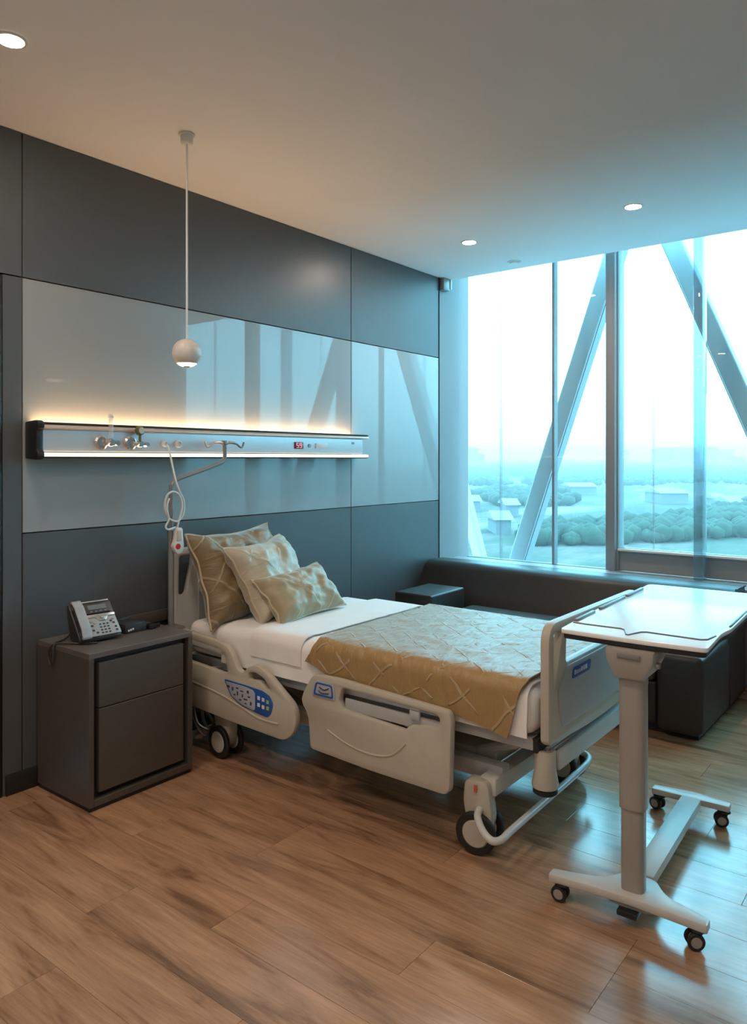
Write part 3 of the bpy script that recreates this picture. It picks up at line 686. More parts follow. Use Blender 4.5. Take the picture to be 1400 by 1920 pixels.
def drape(name, y0, y1, z_top, xn, xf_, hem_near, hem_far, mat_, thick, amp, wr, label, cat, ny=70, nskew=0.0, corner=0.0, seed=0.0, bulge=0.0, parent=None, flare=0.0):
    """cloth laid across the mattress: down the near side, over the top, down the far side"""
    prof = []                                     # (x, z, arc length)
    r = 0.055
    pts = []
    for i in range(9): pts.append((xn, hem_near + (z_top - r - hem_near) * i / 9, 1.0))
    for i in range(9):
        a = R(180 - 90 * i / 8); pts.append((xn + r + r * math.cos(a), z_top - r + r * math.sin(a), 0.5))
    for i in range(1, 40): pts.append((xn + r + (xf_ - xn - 2 * r) * i / 40, z_top, 0.0))
    for i in range(9):
        a = R(90 - 90 * i / 8); pts.append((xf_ - r + r * math.cos(a), z_top - r + r * math.sin(a), 0.5))
    for i in range(1, 6): pts.append((xf_, z_top - r - (z_top - r - hem_far) * i / 5, 1.0))
    arc = [0.0]
    for i in range(1, len(pts)): arc.append(arc[-1] + math.hypot(pts[i][0] - pts[i - 1][0], pts[i][1] - pts[i - 1][1]))
    b = bmesh.new(); uv = b.loops.layers.uv.new('UVMap'); grid = []; uvs = {}
    for j in range(ny + 1):
        t = j / ny; row = []
        for i, (x_, z_, side) in enumerate(pts):
            y_ = y0 + (y1 - y0) * t
            top = min(max((x_ - xn) / (xf_ - xn), 0), 1)
            y_ += nskew * (top - 0.5) * t + (flare * max(0.0, 1 - i / 14.0) * (t + 1.2 * max(0, 1 - t * 2.5)) if flare else 0)
            hem = max(0.0, 1 - i / 9.0) if i < 9 else 0.0
            if corner and i < 20:                  # hem lifts towards the head end
                s_ = min(max((t - 0.78) / 0.22, 0), 1); s_ = s_ * s_ * (3 - 2 * s_)
                z_ = z_ + corner * s_ * hem
            if corner and i < 9: z_ -= 0.045 * hem * max(0.0, 1 - t * 3.5)
            n1 = noise.noise(Vector((x_ * 9 + seed, y_ * 5, z_ * 6))); n2 = noise.noise(Vector((x_ * 26, y_ * 22 + seed, z_ * 8)))
            off = amp * n1 + wr * n2
            x2, z2 = x_, z_
            if side == 0.0: z2 = z_ + 0.002 + abs(off)
            elif i < 18: x2 = x_ - abs(off) * (0.6 + hem) - bulge * math.sin(min(1, (1 - i / 18)) * math.pi); z2 = z_ + (abs(off) if side == .5 else 0)
            else: x2 = x_ + abs(off)
            v = b.verts.new((x2, y_ + 0.004 * n2, z2)); uvs[v] = (arc[i], y_)
            row.append(v)
        grid.append(row)
    for j in range(ny):
        for i in range(len(pts) - 1):
            f = b.faces.new((grid[j][i], grid[j][i + 1], grid[j + 1][i + 1], grid[j + 1][i]))
            for l in f.loops: l[uv].uv = uvs[l.vert]
    bmesh.ops.recalc_face_normals(b, faces=b.faces)
    ret = bmesh.ops.solidify(b, geom=list(b.faces), thickness=thick)
    o = obj(name, b, mat_, parent, sharp=80, label=label, cat=cat)
    return o
wb_ = drape('white_blanket', 1.15, 2.70, 0.627, 2.313, 3.262, 0.455, 0.50, 'blanket', 0.004, 0.006, 0.002, 'white blanket tucked over the mattress under the gold coverlet', 'blanket', seed=3.0)
drape('turned_down_fold', 2.19, 2.50, 0.640, 2.306, 3.268, 0.52, 0.55, 'sheet', 0.004, 0.003, 0.0015, None, None, ny=24, seed=8.0, parent=wb_)
drape('gold_coverlet', 1.155, 2.125, 0.652, 2.298, 3.276, 0.492, 0.52, 'coverlet', 0.005, 0.007, 0.006, 'gold embroidered satin coverlet across the foot of the bed', 'coverlet', ny=110, nskew=0.03, corner=0.06, seed=5.0, flare=0.05)

def pillow(name, w, h, t, center, right, up, mat_, label, seed, flange=0.022, wr=0.020):
    root = thing(name, label, 'pillow', (0, 0, 0), 'embroidered cushions on the bed')
    N = 36
    right = Vector(right).normalized(); up = Vector(up); up = (up - right * up.dot(right)).normalized(); nor = right.cross(up)
    Mx = axes(center, right, up, nor)
    def outline(a, c):
        # corners pull out, sides pull in a little
        px_ = a * w / 2 * (1 - 0.12 * (1 - c * c)) + 0.006 * noise.noise(Vector((c * 2, a, seed))); py_ = c * h / 2 * (1 - 0.13 * (1 - a * a)) + 0.008 * noise.noise(Vector((a * 2, c, seed + 4))); return px_, py_
    b = bmesh.new(); uv = b.loops.layers.uv.new('UVMap'); uvs = {}
    sides = []
    for s in (1, -1):
        g = []
        for j in range(N + 1):
            r_ = []
            for i in range(N + 1):
                a, c = -1 + 2 * i / N, -1 + 2 * j / N
                px_, py_ = outline(a, c)
                hgt = (max(0, (1 - a ** 4)) * max(0, (1 - c ** 4))) ** 0.55
                q = Vector((px_ * 9 + seed, py_ * 9, s * 2.0 + seed))
                edge = 1 - min(1 - abs(a), 1 - abs(c))
                z_ = s * t / 2 * hgt + 0.02 * (a * c) * noise.noise(Vector((seed, a, c))) + 0.012 * max(0, edge - 0.55) * math.sin(9 * (a + c) + seed) + hgt * wr * noise.noise(q * 1.3) + (0.5 * wr) * noise.noise(q * 3.2) * (0.3 + hgt)
                z_ += s * 0.003
                v = b.verts.new((px_, py_, z_)); uvs[v] = (px_, py_); r_.append(v)
            g.append(r_)
        sides.append(g)
        for j in range(N):
            for i in range(N):
                f = b.faces.new((g[j][i], g[j][i + 1], g[j + 1][i + 1], g[j + 1][i]))
                for l in f.loops: l[uv].uv = uvs[l.vert]
    ring = lambda g: [g[0][i] for i in range(N)] + [g[j][N] for j in range(N)] + [g[N][i] for i in range(N, 0, -1)] + [g[j][0] for j in range(N, 0, -1)]
    ra, rb = ring(sides[0]), ring(sides[1])
    n = len(ra)
    for i in range(n): b.faces.new((ra[i], ra[(i + 1) % n], rb[(i + 1) % n], rb[i]))
    edge_pts = [ (v.co + w_.co) / 2 for v, w_ in zip(ra, rb)]
    xf(b, Mx)
    root.location = center; ORG[root.name] = Vector(center)
    obj('cover', b, mat_, root, sharp=70)
    pts = [Mx @ p for p in edge_pts]; pts.append(pts[0].copy())
    obj('piping', tube(pts, 0.0055, 8, 1), 'piping', root)
    return root
pillow('throw_pillow', 0.60, 0.47, 0.19, (2.575, 2.862, 0.822), (1, 0.10, 0.02), (0.03, 0.34, 0.93), 'pil_brown', 'large bronze patterned cushion at the back against the headboard', 1.0)
pillow('throw_pillow', 0.49, 0.41, 0.18, (2.640, 2.712, 0.808), (1, 0.22, 0.05), (-0.05, 0.48, 0.86), 'pil_light', 'champagne embroidered cushion in the middle of the pile', 5.0)
pillow('throw_pillow', 0.48, 0.27, 0.14, (2.672, 2.545, 0.742), (1, 0.04, 0.06), (-0.06, 0.68, 0.73), 'pil_gold', 'small khaki oblong cushion in front of the pile', 9.0)

# IV pole clamped to the head end
iv = thing('iv_pole', 'grey drip pole with bent arm and hooks at the bed head', 'drip pole', (2.215, 2.945, 0.44))
PYV = 2.945
obj('pole', tube([(2.212, PYV, 0.44), (2.212, PYV, 1.20), (2.214, PYV, 1.262), (2.235, PYV, 1.296), (2.30, PYV, 1.318), (2.40, PYV, 1.345), (2.50, PYV, 1.375), (2.534, PYV, 1.392), (2.542, PYV, 1.42), (2.542, PYV, 1.478)], 0.0105, 12, 5), 'tube', iv)
obj('sleeve', tube([(2.212, PYV, 0.44), (2.212, PYV, 1.06)], 0.0145, 12, 1), 'tube', iv)
obj('clamp', box((2.198, PYV - 0.018, 0.56), (2.282, 3.012, 0.60), 0.005), 'tube', iv)
for s in (-1, 1):
    obj('hook', tube([(2.542, PYV, 1.472), (2.542 + s * .03, PYV, 1.482), (2.542 + s * .075, PYV, 1.478), (2.542 + s * .10, PYV, 1.462), (2.542 + s * .118, PYV, 1.462), (2.542 + s * .128, PYV, 1.485)], [0.0075] * 12 + [0.006] * 12 + [0.005] * 12, 8, 6), 'tube' if s > 0 else 'warm_lit_alu', iv)
obj('hook_cap', box((2.527, PYV - 0.012, 1.470), (2.557, PYV + 0.012, 1.492), 0.004), 'tube', iv)

# nurse call handset on its cord
nc = thing('nurse_call_handset', 'white nurse call handset with red button hanging on a white cord', 'handset', (2.20, 2.91, 0.96))
HY = 2.915
obj('cord', tube([(2.245, 3.024, 1.468), (2.235, 2.99, 1.44), (2.225, 2.95, 1.36), (2.222, 2.925, 1.30), (2.235, HY, 1.25), (2.262, HY, 1.20), (2.26, HY, 1.14), (2.225, HY - .004, 1.105), (2.175, HY - .006, 1.12), (2.150, HY - .006, 1.17), (2.160, HY - .006, 1.225), (2.195, HY - .006, 1.245), (2.235, HY - .004, 1.225), (2.250, HY - .004, 1.17), (2.228, HY - .004, 1.10), (2.222, HY, 1.065)], 0.005, 8, 5), 'cable', nc)
obj('cord_coil', tube([(2.17, HY - .012, 1.215), (2.155, HY - .012, 1.17), (2.168, HY - .012, 1.12), (2.15, HY - .012, 1.085), (2.165, HY - .012, 1.07), (2.205, HY - .012, 1.078)], 0.0045, 8, 5), 'cable', nc)
hs_ = obj('body', plate(fillet([(2.196, 0.965), (2.185, 0.99), (2.197, 1.015), (2.205, 1.075), (2.240, 1.075), (2.246, 1.01), (2.250, 0.985), (2.238, 0.955), (2.215, 0.948)], 0.012), (), 0.026, 0.006, XZ(HY - 0.010)), 'white_plastic', nc)
obj('red_button', disc([(0, 0.005), (0.011, 0.005), (0.014, 0.0), (0, 0)], 2.212, HY - 0.0235, 0.988), 'red', hs_)
obj('grip_inset', box((2.206, HY - 0.027, 1.012), (2.230, HY - 0.0232, 1.062), 0.0015), 'piping', hs_)

# wall guard rail behind the bed
obj('wall_guard', box((2.06, YH - 0.022, 0.600), (3.30, YH - 0.001, 0.655), 0.004), 'cabinet', label='taupe wall guard strip behind the bed head', cat='wall guard')

# ================================================================== bedside cabinet
nx0, nx1, ny0, ny1, nh = 1.640, 2.145, 2.702, 3.098, 0.628
ns = thing('bedside_cabinet', 'taupe bedside cabinet with two handleless drawers', 'cabinet', ((nx0 + nx1) / 2, (ny0 + ny1) / 2, 0))
obj('plinth', box((nx0 + 0.006, ny0 + 0.008, 0.0), (nx1 - 0.006, ny1 - 0.004, 0.018)), 'black', ns)
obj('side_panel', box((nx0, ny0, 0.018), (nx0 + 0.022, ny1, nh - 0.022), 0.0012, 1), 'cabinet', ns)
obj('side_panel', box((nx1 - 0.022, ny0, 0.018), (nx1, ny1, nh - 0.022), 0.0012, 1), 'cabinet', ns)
obj('top_panel', box((nx0, ny0, nh - 0.0218), (nx1, ny1, nh), 0.0015, 1), 'cabinet_top_lit', ns)
obj('bottom_panel', box((nx0 + 0.0222, ny0, 0.018), (nx1 - 0.0222, ny1, 0.044), 0.0012, 1), 'cabinet', ns)
obj('back_panel', box((nx0 + 0.0222, ny0 + 0.03, 0.0442), (nx1 - 0.0222, ny1, nh - 0.022)), 'black', ns)
for z0, z1 in ((0.068, 0.400), (0.404, 0.583)):
    obj('drawer', box((nx0 + 0.046, ny0 + 0.004, z0), (nx1 - 0.046, ny0 + 0.0298, z1), 0.0015, 1), 'cabinet', ns)

# telephone, built in its own axes (x right, y back) then turned
ph = thing('desk_telephone', 'silver grey desk telephone with handset and keypad on the bedside cabinet', 'telephone', (0, 0, 0))
wedge = [(-0.075, 0.008), (-0.078, 0.022), (0.030, 0.150), (0.046, 0.150), (0.050, 0.120), (0.012, 0.008)]     # (y,z)
TY = axes((0, 0, 0), (0, 1, 0), (0, 0, 1), (1, 0, 0))
obj('body', prism(wedge, -0.100, 0.085, TY, 0.004), 'phone_dark', ph)
obj('stand', prism([(0.0, 0.0), (0.015, 0.10), (0.035, 0.10), (0.075, 0.0)], -0.07, 0.06, TY, 0.003), 'phone_dark', ph)
th = math.atan2(0.150 - 0.022, 0.030 + 0.078)
FM = axes((0, -0.078, 0.022), (1, 0, 0), (0, math.cos(th), math.sin(th)), (0, -math.sin(th), math.cos(th)))   # face plane: x right, y up the face
FL = math.hypot(0.108, 0.128)
fc = obj('face_plate', plate(fillet([(-0.048, 0.003), (-0.048, 0.098), (0.080, 0.098), (0.084, 0.003)], 0.006), (), 0.008, 0.003, FM @ Matrix.Translation((0, 0, 0.004))), 'phone_silver', ph)
obj('trim_plate', plate(fillet([(-0.046, 0.090), (-0.046, 0.103), (0.079, 0.103), (0.079, 0.090), (0.045, 0.088), (0.032, 0.070), (0.004, 0.070), (-0.010, 0.088)], 0.005), (), 0.004, 0.001, FM @ Matrix.Translation((0, 0, 0.0102))), 'steel', fc)
obj('round_key', xf(lathe([(0, 0.004), (0.007, 0.004), (0.008, 0), (0, 0)], (0.018, 0.086, 0.0122), 'z', 20), FM), 'phone_silver', fc)
for r_ in range(4):
    for c_ in range(3):
        obj('key', xf(box((-0.0045, -0.003, 0), (0.0045, 0.003, 0.0028), 0.001, 1), FM @ Matrix.Translation((0.002 + c_ * 0.016, 0.014 + r_ * 0.0135, 0.0078))), 'phone_dark', fc)
for i, (kx, ky) in enumerate([(-0.034, 0.070), (-0.034, 0.052), (-0.022, 0.062), (-0.034, 0.030), (0.062, 0.072), (0.062, 0.054), (0.066, 0.034), (0.066, 0.018), (-0.02, 0.018), (0.052, 0.064)]):
    obj('key', xf(box((-0.005, -0.004, 0), (0.005, 0.004, 0.003), 0.001, 1), FM @ Matrix.Translation((kx, ky, 0.0078))), 'steel' if i in (0, 2, 4) else 'phone_dark', fc)
sc_ = obj('screen_bezel', plate(fillet([(-0.044, 0.108), (-0.044, 0.160), (0.066, 0.160), (0.066, 0.108)], 0.005), (), 0.010, 0.003, FM @ Matrix.Translation((0, 0, 0.008))), 'phone_dark', ph)
obj('screen', xf(box((-0.030, 0.126, 0.0128), (0.052, 0.148, 0.0136)), FM), 'lcd', sc_)
for i in range(4): obj('key', xf(box((-0.026 + i * 0.021, 0.1135, 0.0128), (-0.014 + i * 0.021, 0.1185, 0.0148), 0.0008, 1), FM), 'phone_key', sc_)
obj('screen_hood', plate(fillet([(-0.048, 0.160), (-0.048, 0.169), (0.070, 0.169), (0.070, 0.160)], 0.003), (), 0.020, 0.003, FM @ Matrix.Translation((0, 0, 0.006))), 'steel', ph)
hsb = prism(fillet([(-0.010, 0.0), (-0.012, 0.014), (0.03, 0.026), (0.13, 0.026), (0.172, 0.014), (0.170, 0.0), (0.14, -0.004), (0.12, 0.010), (0.04, 0.010), (0.02, -0.004)], 0.008), -0.098, -0.056, FM @ axes((0, 0, 0.014), (0, 1, 0), (0, 0, 1), (1, 0, 0)), 0.004)
hset = obj('handset', hsb, 'phone_silver', ph)
obj('handset_inlay', prism([(0.0, 0.012), (0.03, 0.0225), (0.13, 0.0225), (0.16, 0.012), (0.16, 0.006), (0.13, 0.014), (0.03, 0.014), (0.0, 0.006)], -0.1005, -0.0978, FM @ axes((0, 0, 0.014), (0, 1, 0), (0, 0, 1), (1, 0, 0))), 'phone_dark', hset)
ph.location = (1.800, 2.925, nh); ph.rotation_euler = (0, 0, R(-6))
# cord over the cabinet edge
obj('telephone_cord', tube([(1.735, 3.00, 0.650), (1.700, 2.985, 0.637), (1.665, 2.965, 0.636), (1.640, 2.955, 0.634), (1.628, 2.95, 0.615), (1.626, 2.945, 0.575), (1.624, 2.96, 0.545), (1.626, 2.985, 0.575), (1.629, 2.975, 0.615), (1.645, 2.945, 0.635), (1.70, 2.88, 0.634), (1.755, 2.83, 0.634)], 0.0042, 8, 6), 'phone_dark',
    label='dark telephone cord looping over the left edge of the bedside cabinet', cat='cord')
bx_ = thing('alarm_box', 'small black plastic box with white marking beside the telephone', 'box', (1.98, 2.93, nh))
obj('body', box((1.925, 2.885, nh + .0005), (2.035, 2.985, nh + 0.042), 0.005), 'phone_dark', bx_)
obj('lid', box((1.915, 2.99, nh + .0005), (2.015, 3.07, nh + 0.048), 0.005), 'phone_dark', bx_)
b = None
for i in range(3): b = box((1.938 + i * 0.011, 2.8835, nh + 0.010 + 0.002 * i), (1.946 + i * 0.011, 2.8848, nh + 0.018 + 0.002 * i), bm=b)
obj('marking', b, 'mark_white', bx_)
ad_ = thing('plug_adapter', 'black plug adapter lying next to the small black box', 'adapter', (2.065, 2.90, nh))
obj('body', box((2.043, 2.878, nh + .0005), (2.085, 2.915, nh + 0.024), 0.006), 'black', ad_)
obj('plug', tube([(2.084, 2.897, nh + 0.012), (2.110, 2.895, nh + 0.012)], 0.008, 10, 1), 'black', ad_)

# ================================================================== sofa under the window
so = thing('window_sofa', 'long black leatherette sofa with low sloping back under the window', 'sofa', (4.3, 1.95, 0))
rb = lambda lo, hi, r: box(lo, hi, r, 4)
obj('base', box((3.93, 1.02, 0.0), (4.76, 2.99, 0.10), 0.004), 'black', so)
obj('seat_front', rb((3.885, 1.215, 0.055), (4.35, 2.575, 0.265), 0.012), 'leather', so)
obj('seat_cushion', rb((3.865, 1.215, 0.267), (4.36, 2.575, 0.430), 0.035), 'leather_seat', so)
obj('end_block', rb((3.850, 0.985, 0.035), (4.42, 1.208, 0.432), 0.035), 'leather', so)
obj('armrest', rb((3.885, 2.582, 0.045), (4.285, 2.865, 0.548), 0.012), 'leather', so)
bk = prism(fillet([(4.425, 0.05), (4.362, 0.40), (4.395, 0.46), (4.52, 0.645), (4.565, 0.668), (4.76, 0.660), (4.775, 0.64), (4.775, 0.05)], [0.01, 0.02, 0.02, 0.03, 0.03, 0.03, 0.01, 0.01]), 0.985, 3.06, axes((0, 0, 0), (1, 0, 0), (0, 0, 1), (0, -1, 0)) @ Matrix.Scale(-1, 4, (0, 0, 1)), 0.008)
bko = obj('backrest', bk, 'leather', so)
pth = [(4.395, 0.983, 0.46), (4.52, 0.983, 0.645), (4.565, 0.983, 0.668), (4.76, 0.983, 0.660)]
obj('piping', tube(pth, 0.006, 8, 4), 'black', bko)

# ================================================================== overbed table (own axes: x along the top, y across)
tb = thing('overbed_table', 'wheeled overbed table with white top on a single taupe column', 'table', (0, 0, 0))
ZT = 0.857
out_ = fillet([(-0.035, -0.218), (-0.045, 0.0), (-0.035, 0.222), (0.20, 0.232), (1.01, 0.232), (1.01, -0.225), (0.28, -0.225), (0.20, -0.212)], [0.02, 0.1, 0.02, 0.1, 0.03, 0.03, 0.05, 0.05])
top = obj('table_top', plate(out_, (), 0.014, 0.003, XY(ZT - 0.007)), 'white_lam', tb, local=True)
ob2 = [(p[0] * 0.985 + 0.006, p[1] * 0.975) for p in out_]
obj('under_tray', plate(ob2, (), 0.016, 0.003, XY(ZT - 0.0225)), 'edge', tb, local=True)
obj('trim_line', tube([(0.075, 0.218, ZT + .001), (0.070, 0.175, ZT + .001), (0.072, 0.060, ZT + .001), (0.060, 0.045, ZT + .001), (0.000, 0.022, ZT + .001), (-0.003, 0.018, ZT + .001), (0.060, -0.005, ZT + .001), (0.070, -0.020, ZT + .001), (0.062, -0.180, ZT + .001), (0.075, -0.195, ZT + .001), (0.14, -0.205, ZT + .001)], 0.0032, 8, 1), 'grey_line', top, local=True)
for x0, x1, yy in ((0.10, 0.28, 0.222), (0.34, 0.62, 0.221), (0.65, 0.86, 0.219)):
    obj('edge_rail', box((x0, yy - 0.008, ZT - 0.002), (x1, yy + 0.004, ZT + 0.008), 0.002), 'grey_line', top, local=True)
obj('edge_rail', box((0.30, -0.220, ZT - 0.002), (0.62, -0.214, ZT + 0.005), 0.002), 'grey_line', top, local=True)
br = obj('head_bracket', prism([(-0.074, 0.826), (-0.070, 0.787), (-0.043, 0.734), (0.043, 0.734), (0.070, 0.787), (0.074, 0.826)], -0.05, 0.10, TY, 0.008), 'cream_metal', tb, local=True)
obj('release_lever', box((-0.056, -0.035, 0.798), (-0.0505, 0.035, 0.812), 0.002), 'tube', br, local=True)
obj('knob', xf(lathe([(0, 0.012), (0.009, 0.012), (0.011, 0), (0, 0)], (0, 0, 0), 'z', 16), axes((0.0, -0.0665, 0.777), (1, 0, 0), (0, 0, 1), (0, -1, 0))), 'tube', br, local=True)
rr = lambda hx, hy, r: fillet([(-hx, -hy), (hx, -hy), (hx, hy), (-hx, hy)], r)
obj('upper_column', prism(rr(0.033, 0.039, 0.024), 0.335, 0.7335, XY(0)), 'cream_metal', tb, local=True)
obj('column_collar', prism(rr(0.034, 0.040, 0.024), 0.712, 0.7332, XY(0)), 'cream_metal', tb, local=True)
obj('lower_column', prism(rr(0.029, 0.034, 0.021), 0.070, 0.3345, XY(0)), 'cream_metal', tb, local=True)
# base: spine with a bar at each end
near_bar = fillet([(-0.075, 0.245), (-0.035, 0.245), (0.005, 0.10), (0.085, 0.045), (0.085, -0.045), (0.015, -0.09), (-0.030, -0.225), (-0.072, -0.225), (-0.062, -0.07), (-0.058, 0.0), (-0.062, 0.08)], [0.008, 0.008, 0.05, 0.02, 0.02, 0.05, 0.008, 0.008, 0.03, 0.03, 0.03])
obj('near_foot_bar', plate(near_bar, (), 0.026, 0.005, XY(0.073)), 'foot', tb, local=True)
obj('foot_boss', prism(rr(0.05, 0.07, 0.03), 0.048, 0.0598, XY(0)), 'cream_metal', tb, local=True)
obj('spine', box((0.086, -0.036, 0.055), (0.745, 0.036, 0.090), 0.005), 'foot', tb, local=True)
far_bar = fillet([(0.746, 0.15), (0.79, 0.15), (0.81, 0.0), (0.79, -0.135), (0.746, -0.135)], 0.008)
obj('far_foot_bar', plate(far_bar, (), 0.024, 0.005, XY(0.076)), 'foot', tb, local=True)
obj('pedal', box((-0.075, -0.03, 0.030), (-0.02, 0.03, 0.0475), 0.004), 'black', tb, local=True)
def tcaster(x, y, ang):
    A4 = Matrix.Translation((x, y, 0)) @ Matrix.Rotation(ang, 4, 'Z')
    o = obj('caster', xf(lathe([(0, 0), (0.010, 0), (0.010, 0.010), (0.024, 0.012), (0.022, 0.018), (0, 0.018)], (0, 0.0, 0.0415), 'z', 16), A4), 'black', tb, local=True)
    obj('fork', xf(plate(fillet([(-0.016, 0.050), (0.016, 0.050), (0.024, 0.026), (0.006, 0.014), (-0.006, 0.03)], 0.006), (), 0.012, 0.003, axes((0, 0, 0), (0, 1, 0), (0, 0, 1), (1, 0, 0))), A4), 'black', o, local=True)
    for s in (-1, 1):
        ax = A4 @ axes((s * 0.014, 0.010, 0.0252), (0, 1, 0), (0, 0, 1), (1, 0, 0))
        obj('wheel', xf(lathe([(0.016, -0.006), (0.023, -0.006), (0.025, -0.003), (0.025, 0.003), (0.023, 0.006), (0.016, 0.006)], (0, 0, 0), 'z', 24), ax), 'rubber', o, local=True)
        obj('hub', xf(lathe([(0, -0.007), (0.015, -0.007), (0.0165, -0.004), (0.0165, 0.004), (0.015, 0.007), (0, 0.007)], (0, 0, 0), 'z', 20), ax), 'cream_metal', o, local=True)
tcaster(-0.048, 0.205, R(0)); tcaster(-0.045, -0.195, R(30)); tcaster(0.772, 0.125, R(-20)); tcaster(0.772, -0.112, R(20))
tb.location = (2.300, 0.787, 0); tb.rotation_euler = (0, 0, R(2.5))

# ================================================================== outside
def brace(p0, p1, w, label):
    t = thing('steel_brace', label, 'brace', ((p0[0] + p1[0]) / 2, (p0[1] + p1[1]) / 2, min(p0[2], p1[2])), 'diagonal steel braces outside the window')
    p0, p1 = Vector(p0), Vector(p1); d = (p1 - p0).normalized(); side = d.cross(Vector((1, 0, 0))).normalized(); out = side.cross(d)
    A4 = axes(p0, side, out, d); L_ = (p1 - p0).length
    obj('tube', prism(rr(w / 2, w / 2, w * 0.12), 0, L_, A4), 'brace', t)
    obj('edge_strip', prism([(-w / 2 - 0.006, -w * .38), (-w / 2 - 0.0005, -w * .38), (-w / 2 - 0.0005, w * .38), (-w / 2 - 0.006, w * .38)], 0, L_, A4), 'mullion', t)
XO = 5.6
obj('trim_7', box((XW + 0.13, YR, -0.30), (XO + 0.3, 4.0, 0.0), 0.01), 'brace', kind='structure', label='outer slab edge below the window')
brace((XO, 3.0435, 0.006), (XO, 1.93, 3.32), 0.13, 'diagonal steel brace rising to the thick mullion outside the left window')
brace((XO, 1.725, 3.20), (XO, 0.4417, 0.006), 0.13, 'diagonal steel brace falling to the right outside the right window')
brace((XO + 0.12, 3.62, 1.66), (XO + 0.12, 3.131, 0.006), 0.09, 'short end of a brace in the lower left window corner')

ZG = -24.0
def ground_mat():
    m, nt, b, out = new_mat('suburban_ground'); N, L = nt.nodes, nt.links
    tc = N.new('ShaderNodeTexCoord'); mp = N.new('ShaderNodeMapping'); mp.inputs['Scale'].default_value = (0.010, 0.028, 1)
    L.new(tc.outputs['Object'], mp.inputs['Vector'])
    n = N.new('ShaderNodeTexNoise'); n.inputs['Scale'].default_value = 1.0; n.inputs['Detail'].default_value = 6; n.inputs['Roughness'].default_value = 0.65
    L.new(mp.outputs[0], n.inputs['Vector'])
    cr = N.new('ShaderNodeValToRGB'); e = cr.color_ramp.elements
    e[0].position = 0.35; e[0].color = (0.018, 0.030, 0.020, 1); e[1].position = 0.70; e[1].color = (0.24, 0.20, 0.18, 1)
    cr.color_ramp.elements.new(0.47).color = (0.045, 0.055, 0.035, 1); cr.color_ramp.elements.new(0.55).color = (0.13, 0.095, 0.085, 1)
    L.new(n.outputs['Fac'], cr.inputs['Fac']); L.new(cr.outputs[0], b.inputs['Base Color']); b.inputs['Roughness'].default_value = 0.9
    return m
M['ground'] = ground_mat()
M['leaf'] = pmat('tree_foliage', (0.025, 0.045, 0.028), 0.9, vary=0.4, scale=0.05)
M['tower'] = pmat('pale_concrete', (0.16, 0.16, 0.17), 0.8, vary=0.06, scale=0.1)
M['tower_win'] = pmat('tower_glazing', (0.12, 0.14, 0.16), 0.3)
M['roof'] = pmat('pale_roof', (0.24, 0.225, 0.22), 0.8, vary=0.05, scale=0.2)
g = bmesh.new(); bmesh.ops.create_grid(g, x_segments=8, y_segments=8, size=6000, matrix=Matrix.Translation((6000 + 30, 2000, ZG)))
obj('ground', g, 'ground', kind='structure', label='hazy suburban ground far below the window')
def at(u, dist, z=ZG):
    l = (u - 700) / 1407; c_, s_ = math.cos(R(38)), math.sin(R(38))
    return Vector(((c_ + l * s_) * dist, (s_ - l * c_) * dist, z))
# tree cover, nobody could count it
random.seed(11)
tm = bmesh.new(); bmesh.ops.create_icosphere(tm, subdivisions=1, radius=1.0)
tv = [v.co.copy() for v in tm.verts]; tf = [[v.index for v in f.verts] for f in tm.faces]; tm.free()
V, Fc = [], []
def tree(p, r, h):
    o = len(V); a = random.random() * 6
    for v in tv:
        k_ = 1 + 0.25 * noise.noise(v * 2 + p * 0.1)
        V.append((p.x + (v.x * math.cos(a) - v.y * math.sin(a)) * r * k_, p.y + (v.x * math.sin(a) + v.y * math.cos(a)) * r * k_, p.z + h * 0.5 + v.z * h * 0.55 * k_))
    Fc.extend([[i + o for i in f] for f in tf])
for i in range(9000):
    d_ = 170 * (30 ** random.random())
    u_ = random.uniform(780, 1600)
    p = at(u_, d_)
    if noise.noise(Vector((p.x * 0.006, p.y * 0.010, 3.0))) < (-0.12 if d_ > 700 else 0.16): continue
    s_ = random.uniform(0.6, 1.3)
    tree(p, (2.2 + d_ * 0.0038) * s_, (4 + d_ * 0.0030) * s_)
me = bpy.data.meshes.new('tree_cover'); me.from_pydata(V, [], Fc); me.update()
for pl in me.polygons: pl.use_smooth = True
tc_ = obj('tree_cover', me, 'leaf', label='blurred band of distant trees below the skyline', cat='trees', kind='stuff')

def tower(u0, u1, v_top, dist, depth, label, m='tower', floors=10, base=ZG):
    a, c_ = at(u0, dist), at(u1, dist)
    z1 = 1.4 + (860 - v_top) / 1407 * dist
    fwd = Vector((math.cos(R(38)), math.sin(R(38)), 0)); right = Vector((math.sin(R(38)), -math.cos(R(38)), 0))
    w = (c_ - a).length; o = Vector(((a + c_) / 2)); o.z = base
    t = thing('distant_building', label, 'building', tuple(o), 'hazy buildings on the skyline')
    A4 = axes(o, right, fwd, (0, 0, 1))
    h = z1 - base
    obj('walls', xf(box((-w / 2, 0, 0), (w / 2, depth, h * 0.96)), A4), m, t)
    obj('roof', xf(box((-w * 0.3, depth * .2, h * 0.96), (w * 0.32, depth * .8, h)), A4), 'roof', t)
    n_ = max(2, int(w / 9))
    for q in range(n_):
        xa = -w / 2 + w * (q + 0.2) / n_; xb = -w / 2 + w * (q + 0.8) / n_
        bw = None
        for f_ in range(floors):
            zz = h * 0.30 + h * 0.62 * f_ / floors
            bw = box((xa, -0.25, zz), (xb, 0.05, zz + h * 0.62 / floors * 0.55), bm=bw)
        obj('window_bay', xf(bw, A4), 'tower_win', t)
    return t
tower(872, 897, 839, 2100, 30, 'lone hazy block on the skyline behind the leftmost pane')
tower(866, 908, 850, 1900, 30, 'low hazy block at the foot of the lone block on the left')
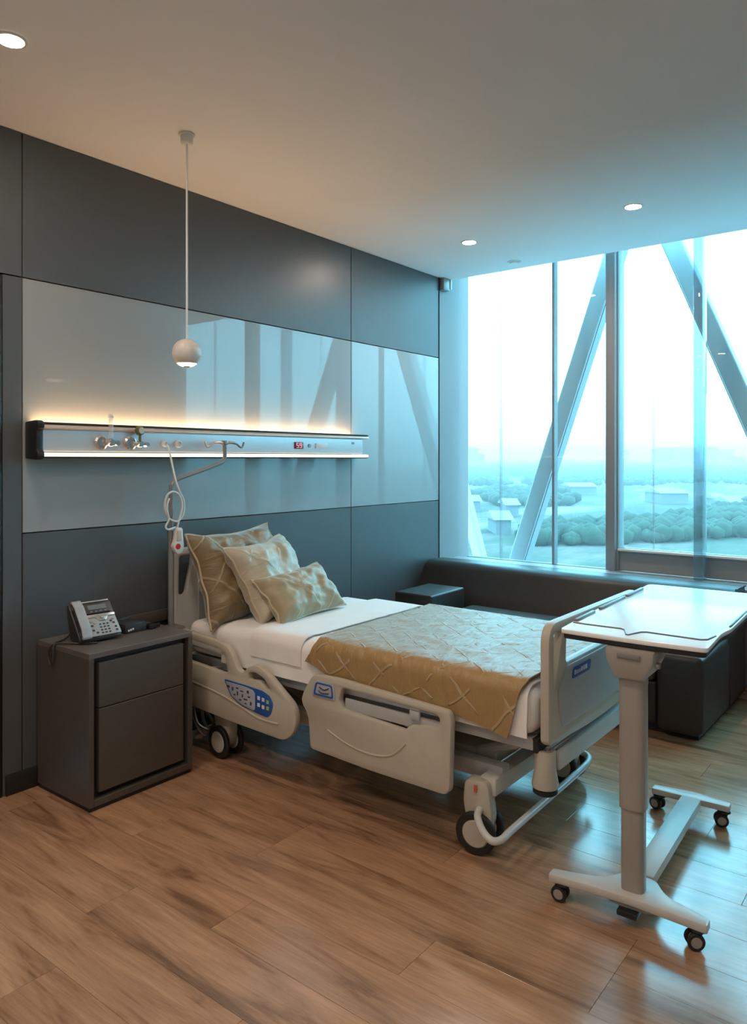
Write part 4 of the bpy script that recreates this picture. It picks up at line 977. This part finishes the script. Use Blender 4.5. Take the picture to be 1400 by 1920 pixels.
tower(1163, 1178, 843, 2400, 30, 'narrow hazy block just right of the thick mullion')
tower(1231, 1262, 840, 2000, 40, 'left one of the wide hazy apartment blocks')
tower(1263, 1303, 838, 2150, 40, 'wide hazy apartment block left of the glass fin')
tower(1288, 1312, 846, 1900, 40, 'lower hazy block just left of the glass fin')
tower(1329, 1347, 837, 2200, 40, 'tall hazy block just right of the glass fin')
tower(1357, 1376, 842, 2500, 40, 'narrow hazy block near the right picture edge')
tower(1376, 1398, 856, 2000, 40, 'low hazy block at the right picture edge')
def shed(u0, u1, dist, depth, h, label):
    a, c_ = at(u0, dist), at(u1, dist); w = (c_ - a).length; o = (a + c_) / 2
    fwd = Vector((math.cos(R(38)), math.sin(R(38)), 0)); right = Vector((math.sin(R(38)), -math.cos(R(38)), 0))
    t = thing('low_building', label, 'building', tuple(o), 'pale low roofs in the middle distance')
    A4 = axes(o, right, fwd, (0, 0, 1))
    obj('walls', xf(box((-w / 2, 0, 0), (w / 2, depth, h)), A4), 'tower', t)
    obj('roof', xf(prism([(-1, h), (depth + 1, h), (depth / 2, h + 2.5)], -w / 2 - 1, w / 2 + 1, axes((0, 0, 0), (0, 1, 0), (0, 0, 1), (1, 0, 0))), A4), 'roof', t)
shed(868, 900, 360, 22, 5, 'pale low roof lowest at the left window edge')
shed(930, 958, 250, 18, 5, 'pale low building near the bottom of the left window')
shed(950, 972, 330, 18, 5, 'pale low roof beside the rising brace')
shed(1240, 1290, 420, 26, 6, 'long pale low roof left of the glass fin')
shed(1345, 1366, 380, 20, 5, 'bright low roof right of the glass fin')
shed(1372, 1392, 350, 18, 5, 'bright low roof near the right picture edge')
shed(1070, 1118, 520, 28, 6, 'long pale low roof left of the thick mullion')

# haze over the town
hz = bpy.data.materials.new('town_haze'); hz.use_nodes = True
nt = hz.node_tree; nt.nodes.remove(nt.nodes['Principled BSDF'])
sct = nt.nodes.new('ShaderNodeVolumeScatter'); sct.inputs['Density'].default_value = 0.0009; sct.inputs['Color'].default_value = (0.58, 0.55, 0.55, 1); sct.inputs['Anisotropy'].default_value = 0.0
nt.links.new(sct.outputs[0], nt.nodes['Material Output'].inputs['Volume'])
M['haze'] = hz
obj('town_haze', box((60, -4500, ZG - 5), (9000, 6500, 90)), 'haze', label='pale blue haze lying over the town', cat='haze', kind='stuff')
